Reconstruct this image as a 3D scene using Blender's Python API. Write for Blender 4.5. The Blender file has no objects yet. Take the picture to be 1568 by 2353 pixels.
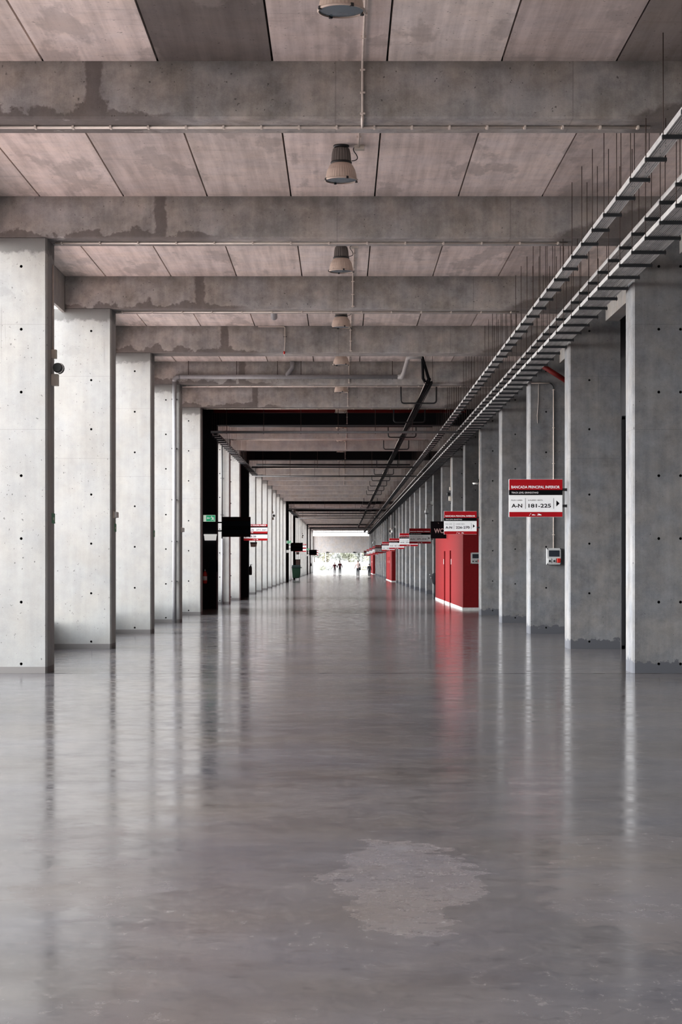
import bpy, bmesh, math, random
from mathutils import Vector, Matrix
R = random.Random(7)
S = bpy.context.scene
COL = S.collection
PI = math.pi

# ------------------------------------------------------------------ survey
D1 = 27.09                      # metres of depth for q = 1
U = 0.0063                      # metres per photo pixel at q = 1
CAMZ, HX, HY = 1.613, 784.5, 1291.0
W, WR, H, ZC, T = 4.26, 4.225, 6.30, 6.905, 0.70
NEAR = {-1: .73, 0: 1.0, 1: 1.28, 2: 1.55, 3: 1.825, 4: 2.097}
def qn(n):
    if n in NEAR: return NEAR[n]
    return 2.097 + .2688*(n-4) if n > 4 else .73 + .27*(n+1)
def Yn(n): return D1*qn(n)
def P(px, py, q): return Vector(((px-HX)*q*U, q*D1, CAMZ+(HY-py)*q*U))
NFIRST, NLAST = -6, 35
YBACK, YEND = -25.0, Yn(NLAST)+T

ONES = 'zeroth first second third fourth fifth sixth seventh eighth ninth tenth eleventh twelfth thirteenth fourteenth fifteenth sixteenth seventeenth eighteenth nineteenth'.split()
def ordinal(i):
    if i < 20: return ONES[i]
    t = {2: 'twent', 3: 'thirt', 4: 'fort', 5: 'fift'}[i//10]
    return t+'ieth' if i % 10 == 0 else t+'y-'+ONES[i % 10]

# ------------------------------------------------------------------ nodes
class G:
    def __init__(s, name):
        s.m = bpy.data.materials.new(name); s.m.use_nodes = True
        s.nt = s.m.node_tree; s.nt.nodes.clear()
        s.out = s.nt.nodes.new('ShaderNodeOutputMaterial')
        s.b = s.nt.nodes.new('ShaderNodeBsdfPrincipled')
        s.nt.links.new(s.b.outputs[0], s.out.inputs[0])
    def n(s, t, **kw):
        d = s.nt.nodes.new('ShaderNode'+t)
        for k, v in kw.items(): setattr(d, k, v)
        return d
    def put(s, sock, v):
        if isinstance(v, bpy.types.NodeSocket): s.nt.links.new(v, sock)
        elif v is not None: sock.default_value = v
    def obj(s): return s.n('TexCoord').outputs['Object']
    def rnd(s): return s.n('ObjectInfo').outputs['Random']
    def sep(s, v):
        d = s.n('SeparateXYZ'); s.put(d.inputs[0], v); return d.outputs
    def comb(s, x, y, z):
        d = s.n('CombineXYZ')
        for i, v in enumerate((x, y, z)): s.put(d.inputs[i], v)
        return d.outputs[0]
    def vec(s, op, a, b):
        d = s.n('VectorMath', operation=op); s.put(d.inputs[0], a); s.put(d.inputs[1], b); return d.outputs[0]
    def dist(s, a, b):
        d = s.n('VectorMath', operation='DISTANCE'); s.put(d.inputs[0], a); s.put(d.inputs[1], b); return d.outputs['Value']
    def mt(s, op, a, b=None, clamp=False):
        d = s.n('Math', operation=op, use_clamp=clamp); s.put(d.inputs[0], a); s.put(d.inputs[1], b); return d.outputs[0]
    def noise(s, v, scale, detail=4, rough=.55, dim='3D'):
        d = s.n('TexNoise'); s.put(d.inputs['Vector'], v)
        d.inputs['Scale'].default_value = scale; d.inputs['Detail'].default_value = detail; d.inputs['Roughness'].default_value = rough
        return d.outputs[0]
    def rng(s, v, a, b, c=0., d=1., smooth=False):
        k = s.n('MapRange', clamp=True)
        if smooth: k.interpolation_type = 'SMOOTHSTEP'
        for i, x in enumerate((v, a, b, c, d)): s.put(k.inputs[i], x)
        return k.outputs[0]
    def mix(s, f, a, b, mode='MIX'):
        d = s.n('Mix', data_type='RGBA', blend_type=mode)
        s.put(d.inputs[0], f); s.put(d.inputs[6], c4(a)); s.put(d.inputs[7], c4(b)); return d.outputs[2]
    def bump(s, h, strength, dist=.01):
        d = s.n('Bump'); d.inputs['Strength'].default_value = strength; d.inputs['Distance'].default_value = dist
        s.put(d.inputs['Height'], h); s.put(s.b.inputs['Normal'], d.outputs[0])
    def done(s, color, rough=.6, metal=0., spec=None):
        s.put(s.b.inputs['Base Color'], c4(color)); s.put(s.b.inputs['Roughness'], rough); s.put(s.b.inputs['Metallic'], metal)
        if spec is not None: s.b.inputs['Specular IOR Level'].default_value = spec
        return s.m
def c4(c):
    if isinstance(c, (int, float)): return (c, c, c, 1)
    return (*c, 1) if isinstance(c, tuple) and len(c) == 3 else c

def plain(name, col, rough=.5, metal=0., var=.10, scale=9., spec=None):
    g = G(name); v = g.obj()
    f = g.rng(g.noise(v, scale, 5), .3, .7)
    return g.done(g.mix(f, tuple(x*(1-var) for x in col), tuple(min(1, x*(1+var)) for x in col)), rough, metal, spec)

def concrete(name, light, dark, skirt=None, streak=.5, top=False, beam=False, ceil=False, mott=1.):
    g = G(name); v0 = g.obj()
    r = g.rnd(); off = g.mt('MULTIPLY', r, 60.)
    v = g.vec('ADD', v0, g.comb(off, off, off)) if not ceil else v0
    X, Y, Z = g.sep(v0)
    big = g.rng(g.noise(v, .9, 5, .6), .3, .7)
    mid = g.rng(g.noise(v, 5., 6, .65), .32, .68)
    fine = g.rng(g.noise(v, 55., 3, .7), .3, .7)
    if ceil: sv = g.vec('MULTIPLY', v, (3.6, .16, 1.))
    else: sv = g.vec('MULTIPLY', v, (3.2, 3.2, .22))
    st = g.rng(g.noise(sv, 2.2, 4, .6), .35, .7)
    f = g.mt('ADD', g.mt('MULTIPLY', big, .34), g.mt('MULTIPLY', mid, .22))
    f = g.mt('ADD', f, g.mt('MULTIPLY', fine, .16))
    fprev = g.mt('ADD', f, g.mt('MULTIPLY', st, streak*.55), clamp=True)
    blot = g.rng(g.noise(g.vec('ADD', v, (3., 7., 5.)), 3.1, 7, .72), .40, .60)
    f = g.mt('MULTIPLY_ADD', g.mt('SUBTRACT', blot, .5), .32*mott); f.node.inputs[2].default_value = 0.
    g.nt.links.new(fprev, f.node.inputs[2]); f.node.use_clamp = True
    c = g.mix(f, dark, light)
    hue = g.rng(g.noise(g.vec('ADD', v, (11., 2., 8.)), 1.9, 5, .6), .35, .65)
    c = g.mix(1., c, g.mix(hue, (1-.05*mott, 1-.012*mott, 1+.035*mott), (1+.035*mott, 1., 1-.045*mott)), 'MULTIPLY')
    # pores
    pore = g.rng(g.noise(v, 26., 2, .5), .292, .262)
    c = g.mix(g.mt('MULTIPLY', pore, .7), c, tuple(x*.25 for x in dark))
    if ceil:
        at = g.n('Attribute', attribute_name='tone').outputs['Color']
        c = g.mix(1., c, at, 'MULTIPLY')
        # damp margins along some joints
        dm = g.rng(g.noise(g.vec('MULTIPLY', v, (1., .35, 1.)), 1.4, 5, .6), .56, .60)
        c = g.mix(g.mt('MULTIPLY', dm, .42), c, tuple(x*.62 for x in dark))
        ed = g.rng(g.noise(g.vec('MULTIPLY', v, (.25, 3., 1.)), 3., 3), .62, .66)
        c = g.mix(g.mt('MULTIPLY', ed, .12), c, (.12, .10, .10))
    else:
        wob = g.noise(v, 2.3, 5, .6); wobf = g.noise(v, 7.5, 5, .65)
        # formwork seam
        if not beam:
            sm = g.mt('ABSOLUTE', g.mt('SUBTRACT', Z, 3.53)); sm2 = g.mt('ABSOLUTE', g.mt('SUBTRACT', Z, 5.05))
            seam = g.rng(g.mt('MINIMUM', sm, sm2), .006, .002)
            c = g.mix(g.mt('MULTIPLY', seam, .3), c, tuple(x*.5 for x in dark))
            # thin run-down lines
            ln = g.rng(g.noise(g.vec('MULTIPLY', v, (14., 14., .25)), 1.6, 2, .5), .69, .73)
            c = g.mix(g.mt('MULTIPLY', ln, g.rng(Z, 3., 6., 0., .35)), c, tuple(x*.45 for x in dark))
    if beam:
        xb = g.mt('ADD', X, g.mt('MULTIPLY', g.mt('SUBTRACT', wobf, .5), .16))
        d = g.mt('ABSOLUTE', g.mt('ADD', xb, 2.62))
        drip = g.rng(d, .10, .07)
        lim = g.mt('MULTIPLY', g.rng(wob, .36, .7, 0., .24), g.rng(X, -1.5, -2.5))
        foot = g.rng(g.mt('SUBTRACT', Z, g.mt('ADD', lim, g.mt('MULTIPLY', g.mt('SUBTRACT', wobf, .5), .12))), .015, -.015)
        foot = g.mt('MULTIPLY', foot, g.rng(X, -1.6, -2.0))
        lim2 = g.mt('MULTIPLY', g.rng(X, 3.0, 4.3), .42)
        foot2 = g.rng(g.mt('SUBTRACT', g.mt('ADD', Z, g.mt('MULTIPLY', g.mt('SUBTRACT', wobf, .5), .22)), lim2), .03, -.03)
        foot2 = g.mt('MULTIPLY', foot2, g.rng(X, 2.9, 3.2))
        tp = g.rng(g.mt('ADD', Z, g.mt('MULTIPLY', g.mt('SUBTRACT', wob, .5), .5)), .45, .62, 0., .55)
        stn = g.mt('MAXIMUM', g.mt('MAXIMUM', drip, foot), foot2)
        c = g.mix(tp, c, tuple(x*.62 for x in dark))
        c = g.mix(g.mt('MULTIPLY', stn, .70), c, (dark[0]*.52, dark[1]*.46, dark[2]*.45))
        for sx in (-.06, 2.45):
            sd = g.rng(g.mt('ABSOLUTE', g.mt('SUBTRACT', X, sx)), .012, .004)
            c = g.mix(g.mt('MULTIPLY', sd, .28), c, tuple(x*.4 for x in dark))
    if top:
        t1 = g.rng(g.mt('ADD', Z, g.mt('MULTIPLY', g.mt('SUBTRACT', wobf, .5), .30)), 6.06, 6.12)
        c = g.mix(g.mt('MULTIPLY', t1, .8), c, tuple(x*.50 for x in dark))
        bl = g.rng(wob, .60, .64)
        c = g.mix(g.mt('MULTIPLY', g.mt('MULTIPLY', bl, g.rng(Z, 5.0, 6.0)), .4), c, tuple(x*.62 for x in dark))
    if skirt == 'paint':
        k = g.rng(Z, .096, .090)
        c = g.mix(k, c, (.20, .187, .18))
    elif skirt == 'damp':
        zz = g.mt('ADD', Z, g.mt('MULTIPLY', g.mt('SUBTRACT', wobf, .5), .34))
        k = g.rng(zz, .185, .165)
        c = g.mix(k, c, (.085, .088, .10))
    g.bump(g.mt('ADD', fine, g.mt('MULTIPLY', pore, -2.)), .12, .004)
    return g.done(c, .72, spec=.3)

M = {}
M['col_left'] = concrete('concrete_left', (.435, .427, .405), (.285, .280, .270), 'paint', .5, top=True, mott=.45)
M['col_right_shaded'] = concrete('concrete_right_shaded', (.25, .247, .246), (.105, .106, .111), 'damp', .5)  # same concrete as the left row, darkened for its weaker light
M['beam'] = concrete('concrete_beam', (.55, .515, .485), (.20, .188, .178), beam=True)
M['beam_far'] = concrete('concrete_beam_clean', (.50, .465, .435), (.30, .28, .265))
M['ceiling'] = concrete('concrete_ceiling', (.90, .82, .775), (.50, .45, .42), ceil=True, streak=1.25, mott=.45)
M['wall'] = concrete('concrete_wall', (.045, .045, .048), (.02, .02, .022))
M['lintel'] = concrete('concrete_lintel', (.62, .59, .57), (.42, .40, .39))
M['fascia'] = concrete('concrete_fascia', (.42, .40, .38), (.26, .25, .24))
M['shade_black'] = plain('shade_black', (.006, .006, .008), .6, spec=.15)  # deep shade put in as colour: dark-bay frames and tie-hole insides
M['roof'] = plain('roof_slab', (.08, .08, .08), .9)
M['black'] = plain('black_metal', (.012, .012, .014), .45)
M['black_plastic'] = plain('black_plastic', (.015, .016, .018), .35)
M['bundle'] = plain('black_cable', (.008, .008, .009), .8, spec=.1)
M['riser'] = plain('pale_grey_pipe', (.42, .41, .40), .4)
M['rod'] = plain('rusty_rod', (.055, .032, .026), .7, .2)
M['bar'] = plain('dark_steel', (.022, .024, .027), .55, .3)
M['conduit'] = plain('conduit_plastic', (.66, .58, .52), .45)
M['pvc'] = plain('grey_pipe', (.30, .30, .31), .4)
M['pvc_dark'] = plain('dark_pipe', (.04, .04, .042), .45)
M['red_pipe'] = plain('red_pipe', (.11, .004, .003), .6, spec=.2)
M['red_wall'] = plain('red_paint', (.185, .008, .010), .65, 0., .10, 14., spec=.12)
M['red_sign'] = plain('red_film', (.36, .004, .009), .5, 0., .03, spec=.2)
M['shaded_recess'] = plain('shaded_red_door', (.10, .006, .006), .55)  # red darkened to paint in the shade of the door recess
M['white_sign'] = plain('white_film', (.93, .94, .95), .4, 0., .02)
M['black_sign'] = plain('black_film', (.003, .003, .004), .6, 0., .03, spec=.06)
M['shaded_red'] = plain('shaded_red_film', (.014, .002, .003), .6, spec=.1)  # sign red darkened to paint in shade
M['dim_blue'] = plain('dull_blue_film', (.005, .008, .012), .6, spec=.1)  # sign film darkened for shade; also the dark blue notice plate
M['white'] = plain('white_plastic', (.78, .77, .74), .4, 0., .05)
M['cream'] = plain('cream_plastic', (.70, .64, .56), .45, 0., .05)
M['grey_box'] = plain('grey_plastic', (.50, .51, .51), .4, 0., .05)
M['green'] = plain('green_film', (.02, .26, .12), .4, 0., .05)
M['pale_green'] = plain('pale_green_film', (.55, .68, .52), .4, 0., .05)
M['red_gloss'] = plain('red_gloss', (.55, .02, .012), .25, 0., .05)
M['bin'] = plain('bin_green', (.004, .018, .009), .6, spec=.15)
M['bin_dark'] = plain('bin_lid', (.004, .010, .010), .6, spec=.15)
M['skirting'] = plain('skirting_white', (.72, .71, .69), .5)
M['wc_letter'] = plain('wc_letter', (.42, .34, .33), .5)
M['shade'] = plain('lamp_shade', (.62, .50, .42), .35)
M['fins'] = plain('lamp_body', (.15, .135, .125), .5, .3)
M['skin'] = plain('skin', (.55, .30, .22), .6)
M['hair'] = plain('hair', (.03, .02, .015), .7)
M['maroon'] = plain('maroon_cloth', (.085, .008, .012), .9)
M['pink'] = plain('pale_pink_cloth', (.72, .55, .52), .9)
M['jeans'] = plain('dark_cloth', (.016, .016, .02), .9)
M['grey_cloth'] = plain('grey_cloth', (.16, .14, .14), .9)
M['bark'] = plain('bark', (.12, .09, .07), .9)
M['leaf_a'] = plain('leaf_olive', (.46, .465, .37), .7, 0., .40, 2.)
M['leaf_b'] = plain('leaf_grey', (.50, .505, .47), .7, 0., .40, 2.)
M['leaf_c'] = plain('leaf_autumn', (.52, .50, .39), .7, 0., .40, 2.)
M['out_wall'] = plain('white_render', (.50, .50, .49), .8)
M['paving'] = plain('pale_paving', (.34, .335, .325), .85)
M['bounce_ground'] = plain('red_bounce_ground', (.82, .61, .56), .85)  # unseen ground, tinted pink and pale to bounce warm light inside

g = G('lamp_glass'); M['glass'] = g.done((.10, .14, .17), .12, 0., .8)
g = G('dark_glass'); M['window'] = g.done((.03, .035, .045), .08, 0., .6)
g = G('dome_glass'); M['dome'] = g.done((.16, .16, .17), .08, .2, .8)

def glow(name, col, e):
    g = G(name); g.put(g.b.inputs['Emission Color'], c4(col)); g.b.inputs['Emission Strength'].default_value = e
    return g.done(col, .4)
M['lit_white'] = glow('lit_diffuser', (.80, .79, .76), .62)
M['lit_green'] = glow('lit_green', (.03, .36, .17), .75)
M['lit_pale'] = glow('lit_pale', (.66, .80, .66), .6)
# perforated galvanised tray
def tray_mat(name, perforated):
    g = G(name); v = g.obj(); X, Y, Z = g.sep(v)
    nz = g.rng(g.noise(v, 6., 4), .3, .7)
    c = g.mix(nz, (.50, .50, .50), (.66, .65, .63))
    m = g.done(c, .42, .35)
    if perforated:
        fx = g.mt('ABSOLUTE', g.mt('SUBTRACT', g.mt('FRACT', g.mt('MULTIPLY', X, 1/.025)), .5))
        ix = g.mt('MULTIPLY', g.mt('FRACT', g.mt('MULTIPLY', g.mt('FLOOR', g.mt('MULTIPLY', X, 1/.025)), .5)), 1.)
        fy = g.mt('ABSOLUTE', g.mt('SUBTRACT', g.mt('FRACT', g.mt('ADD', g.mt('MULTIPLY', Y, 1/.05), ix)), .5))
        hole = g.mt('MULTIPLY', g.mt('LESS_THAN', fx, .19), g.mt('LESS_THAN', fy, .33))
        tr = g.n('BsdfTransparent'); mx = g.n('MixShader')
        g.put(mx.inputs[0], hole); g.put(mx.inputs[1], g.b.outputs[0]); g.put(mx.inputs[2], tr.outputs[0])
        g.put(g.out.inputs[0], mx.outputs[0])
    return m
M['tray'] = tray_mat('galvanised_steel', False)
M['tray_perf'] = tray_mat('perforated_steel', True)

# polished floor
def floor_mat():
    g = G('polished_floor'); v = g.obj(); X, Y, Z = g.sep(v)
    big = g.rng(g.noise(v, .30, 6, .6), .3, .7)
    mid = g.rng(g.noise(v, 1.7, 7, .65), .32, .68)
    fine = g.rng(g.noise(v, 24., 4, .65), .3, .7)
    f = g.mt('ADD', g.mt('MULTIPLY', big, .45), g.mt('ADD', g.mt('MULTIPLY', mid, .38), g.mt('MULTIPLY', fine, .17)))
    c = g.mix(f, (.052, .049, .054), (.158, .146, .142))
    # worn pale patches
    w1 = g.mt('SUBTRACT', g.noise(v, 2.2, 6, .68), .5); w2 = g.mt('SUBTRACT', g.noise(g.vec('ADD', v, (9., 4., 0.)), 2.2, 6, .68), .5)
    vw = g.vec('ADD', v, g.comb(g.mt('MULTIPLY', w1, .95), g.mt('MULTIPLY', w2, 2.4), 0.))
    def blob(x, y, rx, ry, amt):
        s = (1/rx, 1/ry, 1.)
        d = g.dist(g.vec('MULTIPLY', vw, s), (x/rx, y/ry, 0.))
        return g.mt('MULTIPLY', g.rng(d, 1.04, .96), amt)
    bl = blob(.33, 9.6, .36, 1.15, 1.)
    bl2 = blob(.28, 8.75, .26, .6, .9)
    br = blob(1.45, 9.2, .42, 1.35, .55)
    bb = blob(-1.25, 9.4, .33, .8, .6)
    bc = blob(-1.55, 10.9, .30, .5, .6)
    bd = blob(1.9, 10.6, .7, .5, .45)
    p = bl
    for k in (bl2, br, bb, bc, bd): p = g.mt('MAXIMUM', p, k)
    scr = g.rng(g.noise(g.vec('MULTIPLY', v, (1., 1.3, 1.)), 2.6, 8, .74), .58, .68, 0., .5)
    scr = g.mt('MAXIMUM', scr, g.rng(g.noise(g.vec('MULTIPLY', v, (5., .5, 1.)), 2.2, 6, .7), .64, .70, 0., .35))
    scr = g.mt('MAXIMUM', scr, g.rng(g.noise(g.vec('MULTIPLY', v, (.35, 2.2, 1.)), 1.8, 6, .7), .62, .70, 0., .4))
    p2 = g.mt('MAXIMUM', p, scr)
    c = g.mix(g.mt('MULTIPLY', p2, .45), c, (.19, .165, .158))
    hue = g.rng(g.noise(v, .55, 5, .6), .35, .65)
    c = g.mix(1., c, g.mix(hue, (.95, .97, 1.06), (1.06, 1., .93)), 'MULTIPLY')
    sc2 = g.rng(g.noise(g.vec('MULTIPLY', v, (2.2, 1.2, 1.)), 6.5, 8, .78), .54, .66, 0., .55)
    sc2 = g.mt('MULTIPLY', sc2, g.rng(g.noise(v, .8, 4, .6), .38, .62, .25, 1.))
    c = g.mix(sc2, c, (.25, .225, .215))
    dk = g.rng(g.noise(g.vec('ADD', v, (5., 3., 0.)), 9., 6, .75), .56, .66, 0., .5)
    c = g.mix(dk, c, (.035, .033, .037))
    # construction joints at every frame line
    jf = g.mt('ABSOLUTE', g.mt('SUBTRACT', Y, 27.02))
    jt = g.rng(jf, .07, .05)
    c = g.mix(g.mt('MULTIPLY', jt, .8), c, (.02, .018, .018))
    hl = g.mt('ADD', g.mt('MULTIPLY', g.noise(g.vec('MULTIPLY', v, (.45, 1., 1.)), .9, 3, .5), .55), g.mt('MULTIPLY', g.noise(g.vec('MULTIPLY', v, (.08, .62, 1.)), .9, 3, .6), 1.25))
    hs = g.noise(g.vec('MULTIPLY', v, (.6, 1., 1.)), 7., 4, .6)
    g.bump(g.mt('ADD', g.mt('MULTIPLY', hl, 1.), g.mt('MULTIPLY', hs, .035)), .60, .009)
    rn = g.rng(g.noise(v, 3.1, 7, .72), .36, .64)
    rough = g.mt('ADD', g.rng(rn, 0., 1., .09, .21), g.mt('ADD', g.mt('MULTIPLY', p2, .10), g.mt('MULTIPLY', sc2, .12)))
    g.put(g.b.inputs['Specular IOR Level'], g.mt('SUBTRACT', g.mt('SUBTRACT', g.rng(g.noise(v, 1.3, 8, .7), .35, .65, .68, .30), g.mt('MULTIPLY', p2, .3)), g.mt('MULTIPLY', jt, .4), clamp=True))
    return g.done(c, rough, 0.)
M['floor'] = floor_mat()

# ------------------------------------------------------------------ mesh helpers
def box(bm, a, b, mi=0):
    x0, y0, z0 = a; x1, y1, z1 = b
    v = [bm.verts.new(p) for p in ((x0, y0, z0), (x1, y0, z0), (x1, y1, z0), (x0, y1, z0), (x0, y0, z1), (x1, y0, z1), (x1, y1, z1), (x0, y1, z1))]
    for f in ((3, 2, 1, 0), (4, 5, 6, 7), (0, 1, 5, 4), (1, 2, 6, 5), (2, 3, 7, 6), (3, 0, 4, 7)):
        bm.faces.new([v[i] for i in f]).material_index = mi
    return v
def cbox(bm, c, s, mi=0): return box(bm, (c[0]-s[0]/2, c[1]-s[1]/2, c[2]-s[2]/2), (c[0]+s[0]/2, c[1]+s[1]/2, c[2]+s[2]/2), mi)
def rbox(bm, a, b, r, mi=0):
    t = bmesh.new(); box(t, a, b)
    bmesh.ops.bevel(t, geom=t.edges[:], offset=r, segments=2, affect='EDGES', profile=.5)
    merge(bm, t, mi); t.free()
def merge(bm, t, mi=0, mat=None):
    mp = {}
    for v in t.verts: mp[v] = bm.verts.new(mat @ v.co if mat else v.co)
    for f in t.faces:
        try:
            nf = bm.faces.new([mp[v] for v in f.verts]); nf.material_index = mi; nf.smooth = f.smooth
        except ValueError: pass
def tube(bm, pts, r, seg=8, caps=True, radii=None):
    pts = [Vector(p) for p in pts]; rings = []
    t0 = (pts[1]-pts[0]).normalized()
    ref = Vector((0, 0, 1)) if abs(t0.z) < .9 else Vector((1, 0, 0))
    nrm = (ref - t0*ref.dot(t0)).normalized()
    for i, p in enumerate(pts):
        a = (pts[i]-pts[i-1]).normalized() if i else (pts[1]-pts[0]).normalized()
        b = (pts[i+1]-pts[i]).normalized() if i < len(pts)-1 else a
        t = (a+b); t = t.normalized() if t.length > 1e-6 else a
        nrm = nrm - t*nrm.dot(t)
        nrm = nrm.normalized() if nrm.length > 1e-6 else Vector((1, 0, 0)); bn = t.cross(nrm)
        rr = radii[i] if radii else r
        k = 1/max(.5, math.sqrt(max(.01, (1+a.dot(b))/2)))
        rings.append([bm.verts.new(p+(nrm*math.cos(2*PI*j/seg)+bn*math.sin(2*PI*j/seg))*rr*(k if 0 < i < len(pts)-1 else 1)) for j in range(seg)])
    for A, B in zip(rings, rings[1:]):
        for j in range(seg):
            f = bm.faces.new((A[j], A[(j+1) % seg], B[(j+1) % seg], B[j])); f.smooth = True
    if caps: bm.faces.new(rings[0][::-1]); bm.faces.new(rings[-1])
def arc(p0, pc, p1, n=6):
    p0, pc, p1 = Vector(p0), Vector(pc), Vector(p1)
    return [(1-t)**2*p0+2*t*(1-t)*pc+t*t*p1 for t in [i/n for i in range(n+1)]]
def lathe(bm, prof, seg=24, c=(0, 0, 0), ribs=0, ribd=0., capb=False, capt=False):
    c = Vector(c); rings = []
    for r, z in prof:
        ring = []
        for j in range(seg):
            a = 2*PI*j/seg; rr = r*(1-ribd*(j % 2)) if ribs else r
            ring.append(bm.verts.new(c+Vector((rr*math.cos(a), rr*math.sin(a), z))))
        rings.append(ring)
    for A, B in zip(rings, rings[1:]):
        for j in range(seg):
            f = bm.faces.new((A[j], A[(j+1) % seg], B[(j+1) % seg], B[j])); f.smooth = not ribs
    if capb: bm.faces.new(rings[0][::-1])
    if capt: bm.faces.new(rings[-1])
def prism(bm, pts, y0, y1, mi=0):
    """outline pts (x,z) facing -y, extruded from y0 to y1"""
    A = [bm.verts.new((x, y0, z)) for x, z in pts]; B = [bm.verts.new((x, y1, z)) for x, z in pts]
    n = len(pts)
    bm.faces.new(A).material_index = mi; bm.faces.new(B[::-1]).material_index = mi
    for i in range(n): bm.faces.new((A[i], B[i], B[(i+1) % n], A[(i+1) % n])).material_index = mi

USED = {}
def mesh_of(bm, name, mats):
    me = bpy.data.meshes.new(name)
    bmesh.ops.recalc_face_normals(bm, faces=bm.faces[:])
    bm.to_mesh(me); bm.free()
    for m in (mats if isinstance(mats, (list, tuple)) else [mats]): me.materials.append(m)
    return me
def link(name, me, parent=None, loc=(0, 0, 0), rotz=0.):
    o = bpy.data.objects.new(name, me); COL.objects.link(o)
    o.location = loc; o.rotation_euler = (0, 0, rotz)
    if parent: o.parent = parent
    return o
def obj(name, bm, mats, parent=None, loc=(0, 0, 0), rotz=0.): return link(name, mesh_of(bm, name, mats), parent, loc, rotz)
def tag(o, label, cat, group=None, kind=None):
    o['label'] = label; o['category'] = cat
    if group: o['group'] = group
    if kind: o['kind'] = kind
    return o
def thing(name, label, cat, loc=(0, 0, 0), group=None, rotz=0.):
    return tag(link(name, None, None, loc, rotz), label, cat, group)
def copy_tree(o, parent=None):
    kids = [k for k in COL.objects if k.parent == o] if False else KIDS.get(o.name, [])
    c = o.copy(); COL.objects.link(c); c.parent = parent
    KIDS[c.name] = [copy_tree(k, c) for k in kids]
    return c
KIDS = {}
def index_kids(root):
    for o in COL.objects:
        if o.parent: KIDS.setdefault(o.parent.name, [])
    KIDS.clear()
    for o in COL.objects:
        if o.parent: KIDS.setdefault(o.parent.name, []).append(o)

def text(bm, s, x, z, y, cap=None, width=None, bold=0., mi=0):
    """letters in the plane y, left edge x, baseline z"""
    cu = bpy.data.curves.new('t', 'FONT'); cu.body = s; cu.size = 1.; cu.offset = bold; cu.resolution_u = 3; cu.fill_mode = 'FRONT'
    o = bpy.data.objects.new('t', cu); COL.objects.link(o)
    me = bpy.data.meshes.new_from_object(o.evaluated_get(bpy.context.evaluated_depsgraph_get()))
    xs = [v.co.x for v in me.vertices]; ys = [v.co.y for v in me.vertices]
    sx0, sx1, sy1 = min(xs), max(xs), max(ys)
    kz = cap/.727 if cap else width/(sx1-sx0)
    kx = width/(sx1-sx0) if width else kz
    base = len(bm.verts); vs = [bm.verts.new((x+(v.co.x-sx0)*kx, y, z+v.co.y*kz)) for v in me.vertices]
    for p in me.polygons:
        try: bm.faces.new([vs[i] for i in p.vertices]).material_index = mi
        except ValueError: pass
    COL.objects.unlink(o); bpy.data.objects.remove(o); bpy.data.curves.remove(cu); bpy.data.meshes.remove(me)

# ------------------------------------------------------------------ setting
bm = bmesh.new(); box(bm, (-7.0, YBACK-.5, -.3), (6.4, YEND, 0))
tag(obj('floor', bm, M['floor']), 'glossy grey polished concrete floor running the length of the hall', 'floor', kind='structure')
bm = bmesh.new(); box(bm, (-15., -60, -.35), (-7.0, YEND, -.03))
tag(obj('ground_outside', bm, M['bounce_ground']), 'unseen reddish ground added outside the left openings to bounce warm light', 'ground', kind='structure')
bm = bmesh.new(); box(bm, (-90, -60, -.40), (-15., YEND, -.05)); box(bm, (-90, YEND, -.4), (90, 520, -.01))
tag(obj('ground_apron', bm, M['paving']), 'pale sunlit paving outside beyond the end of the hall', 'ground', kind='structure')

HOLEZ = [.135, 1.03, 1.95, 2.86, 4.07, 4.98, 5.89]
def column_mesh(side, mat, holes, w, h=H, c=.028, t=T):
    bm = bmesh.new()
    out = [(w, 0), (w, t), (c, t), (0, t-c), (0, t/2+.014), (.012, t/2), (0, t/2-.014), (0, c), (c, 0)]
    lo = [bm.verts.new((side*u, y, 0)) for u, y in out]; hi = [bm.verts.new((side*u, y, h)) for u, y in out]
    for i in range(len(out)-1): bm.faces.new((lo[i], lo[i+1], hi[i+1], hi[i]))
    bm.faces.new(hi); bm.faces.new(lo)
    # front face with cone holes
    edges = [bm.edges.get((lo[-1], lo[0])), bm.edges.get((hi[-1], hi[0])), bm.edges.get((lo[0], hi[0])), bm.edges.get((lo[-1], hi[-1]))]
    cups = []
    for u in holes:
        for z in HOLEZ:
            rr = .021; n = 10
            ring = [bm.verts.new((side*u+rr*math.cos(2*PI*j/n), 0, z+rr*math.sin(2*PI*j/n))) for j in range(n)]
            for j in range(n): edges.append(bm.edges.new((ring[j], ring[(j+1) % n])))
            cups.append((ring, u, z))
    bmesh.ops.triangle_fill(bm, use_beauty=True, edges=edges)
    for ring, u, z in cups:
        n = len(ring)
        b = [bm.verts.new((side*u+.013*math.cos(2*PI*j/n), .06, z+.013*math.sin(2*PI*j/n))) for j in range(n)]
        for j in range(n): bm.faces.new((ring[j], ring[(j+1) % n], b[(j+1) % n], b[j])).material_index = 1  # inside of each hole coloured black for its recess shade
        bm.faces.new(b).material_index = 1
    return mesh_of(bm, 'concrete_column', [mat, M['shade_black']])
DARK = [n for n in range(5, NLAST+1) if (n-5) % 12 in (0, 3)]          # frames coloured black to stand in for deep shade
cl = column_mesh(-1, M['col_left'], [.375], 2.6)  # unseen outward depth lengthened so the columns cut oblique light like fins
cb = column_mesh(-1, M['shade_black'], [], 2.6)
cr = column_mesh(1, M['col_right_shaded'], [.375, .69], 1.0)
crb = column_mesh(1, M['col_right_shaded'], [.375], .95)
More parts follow.
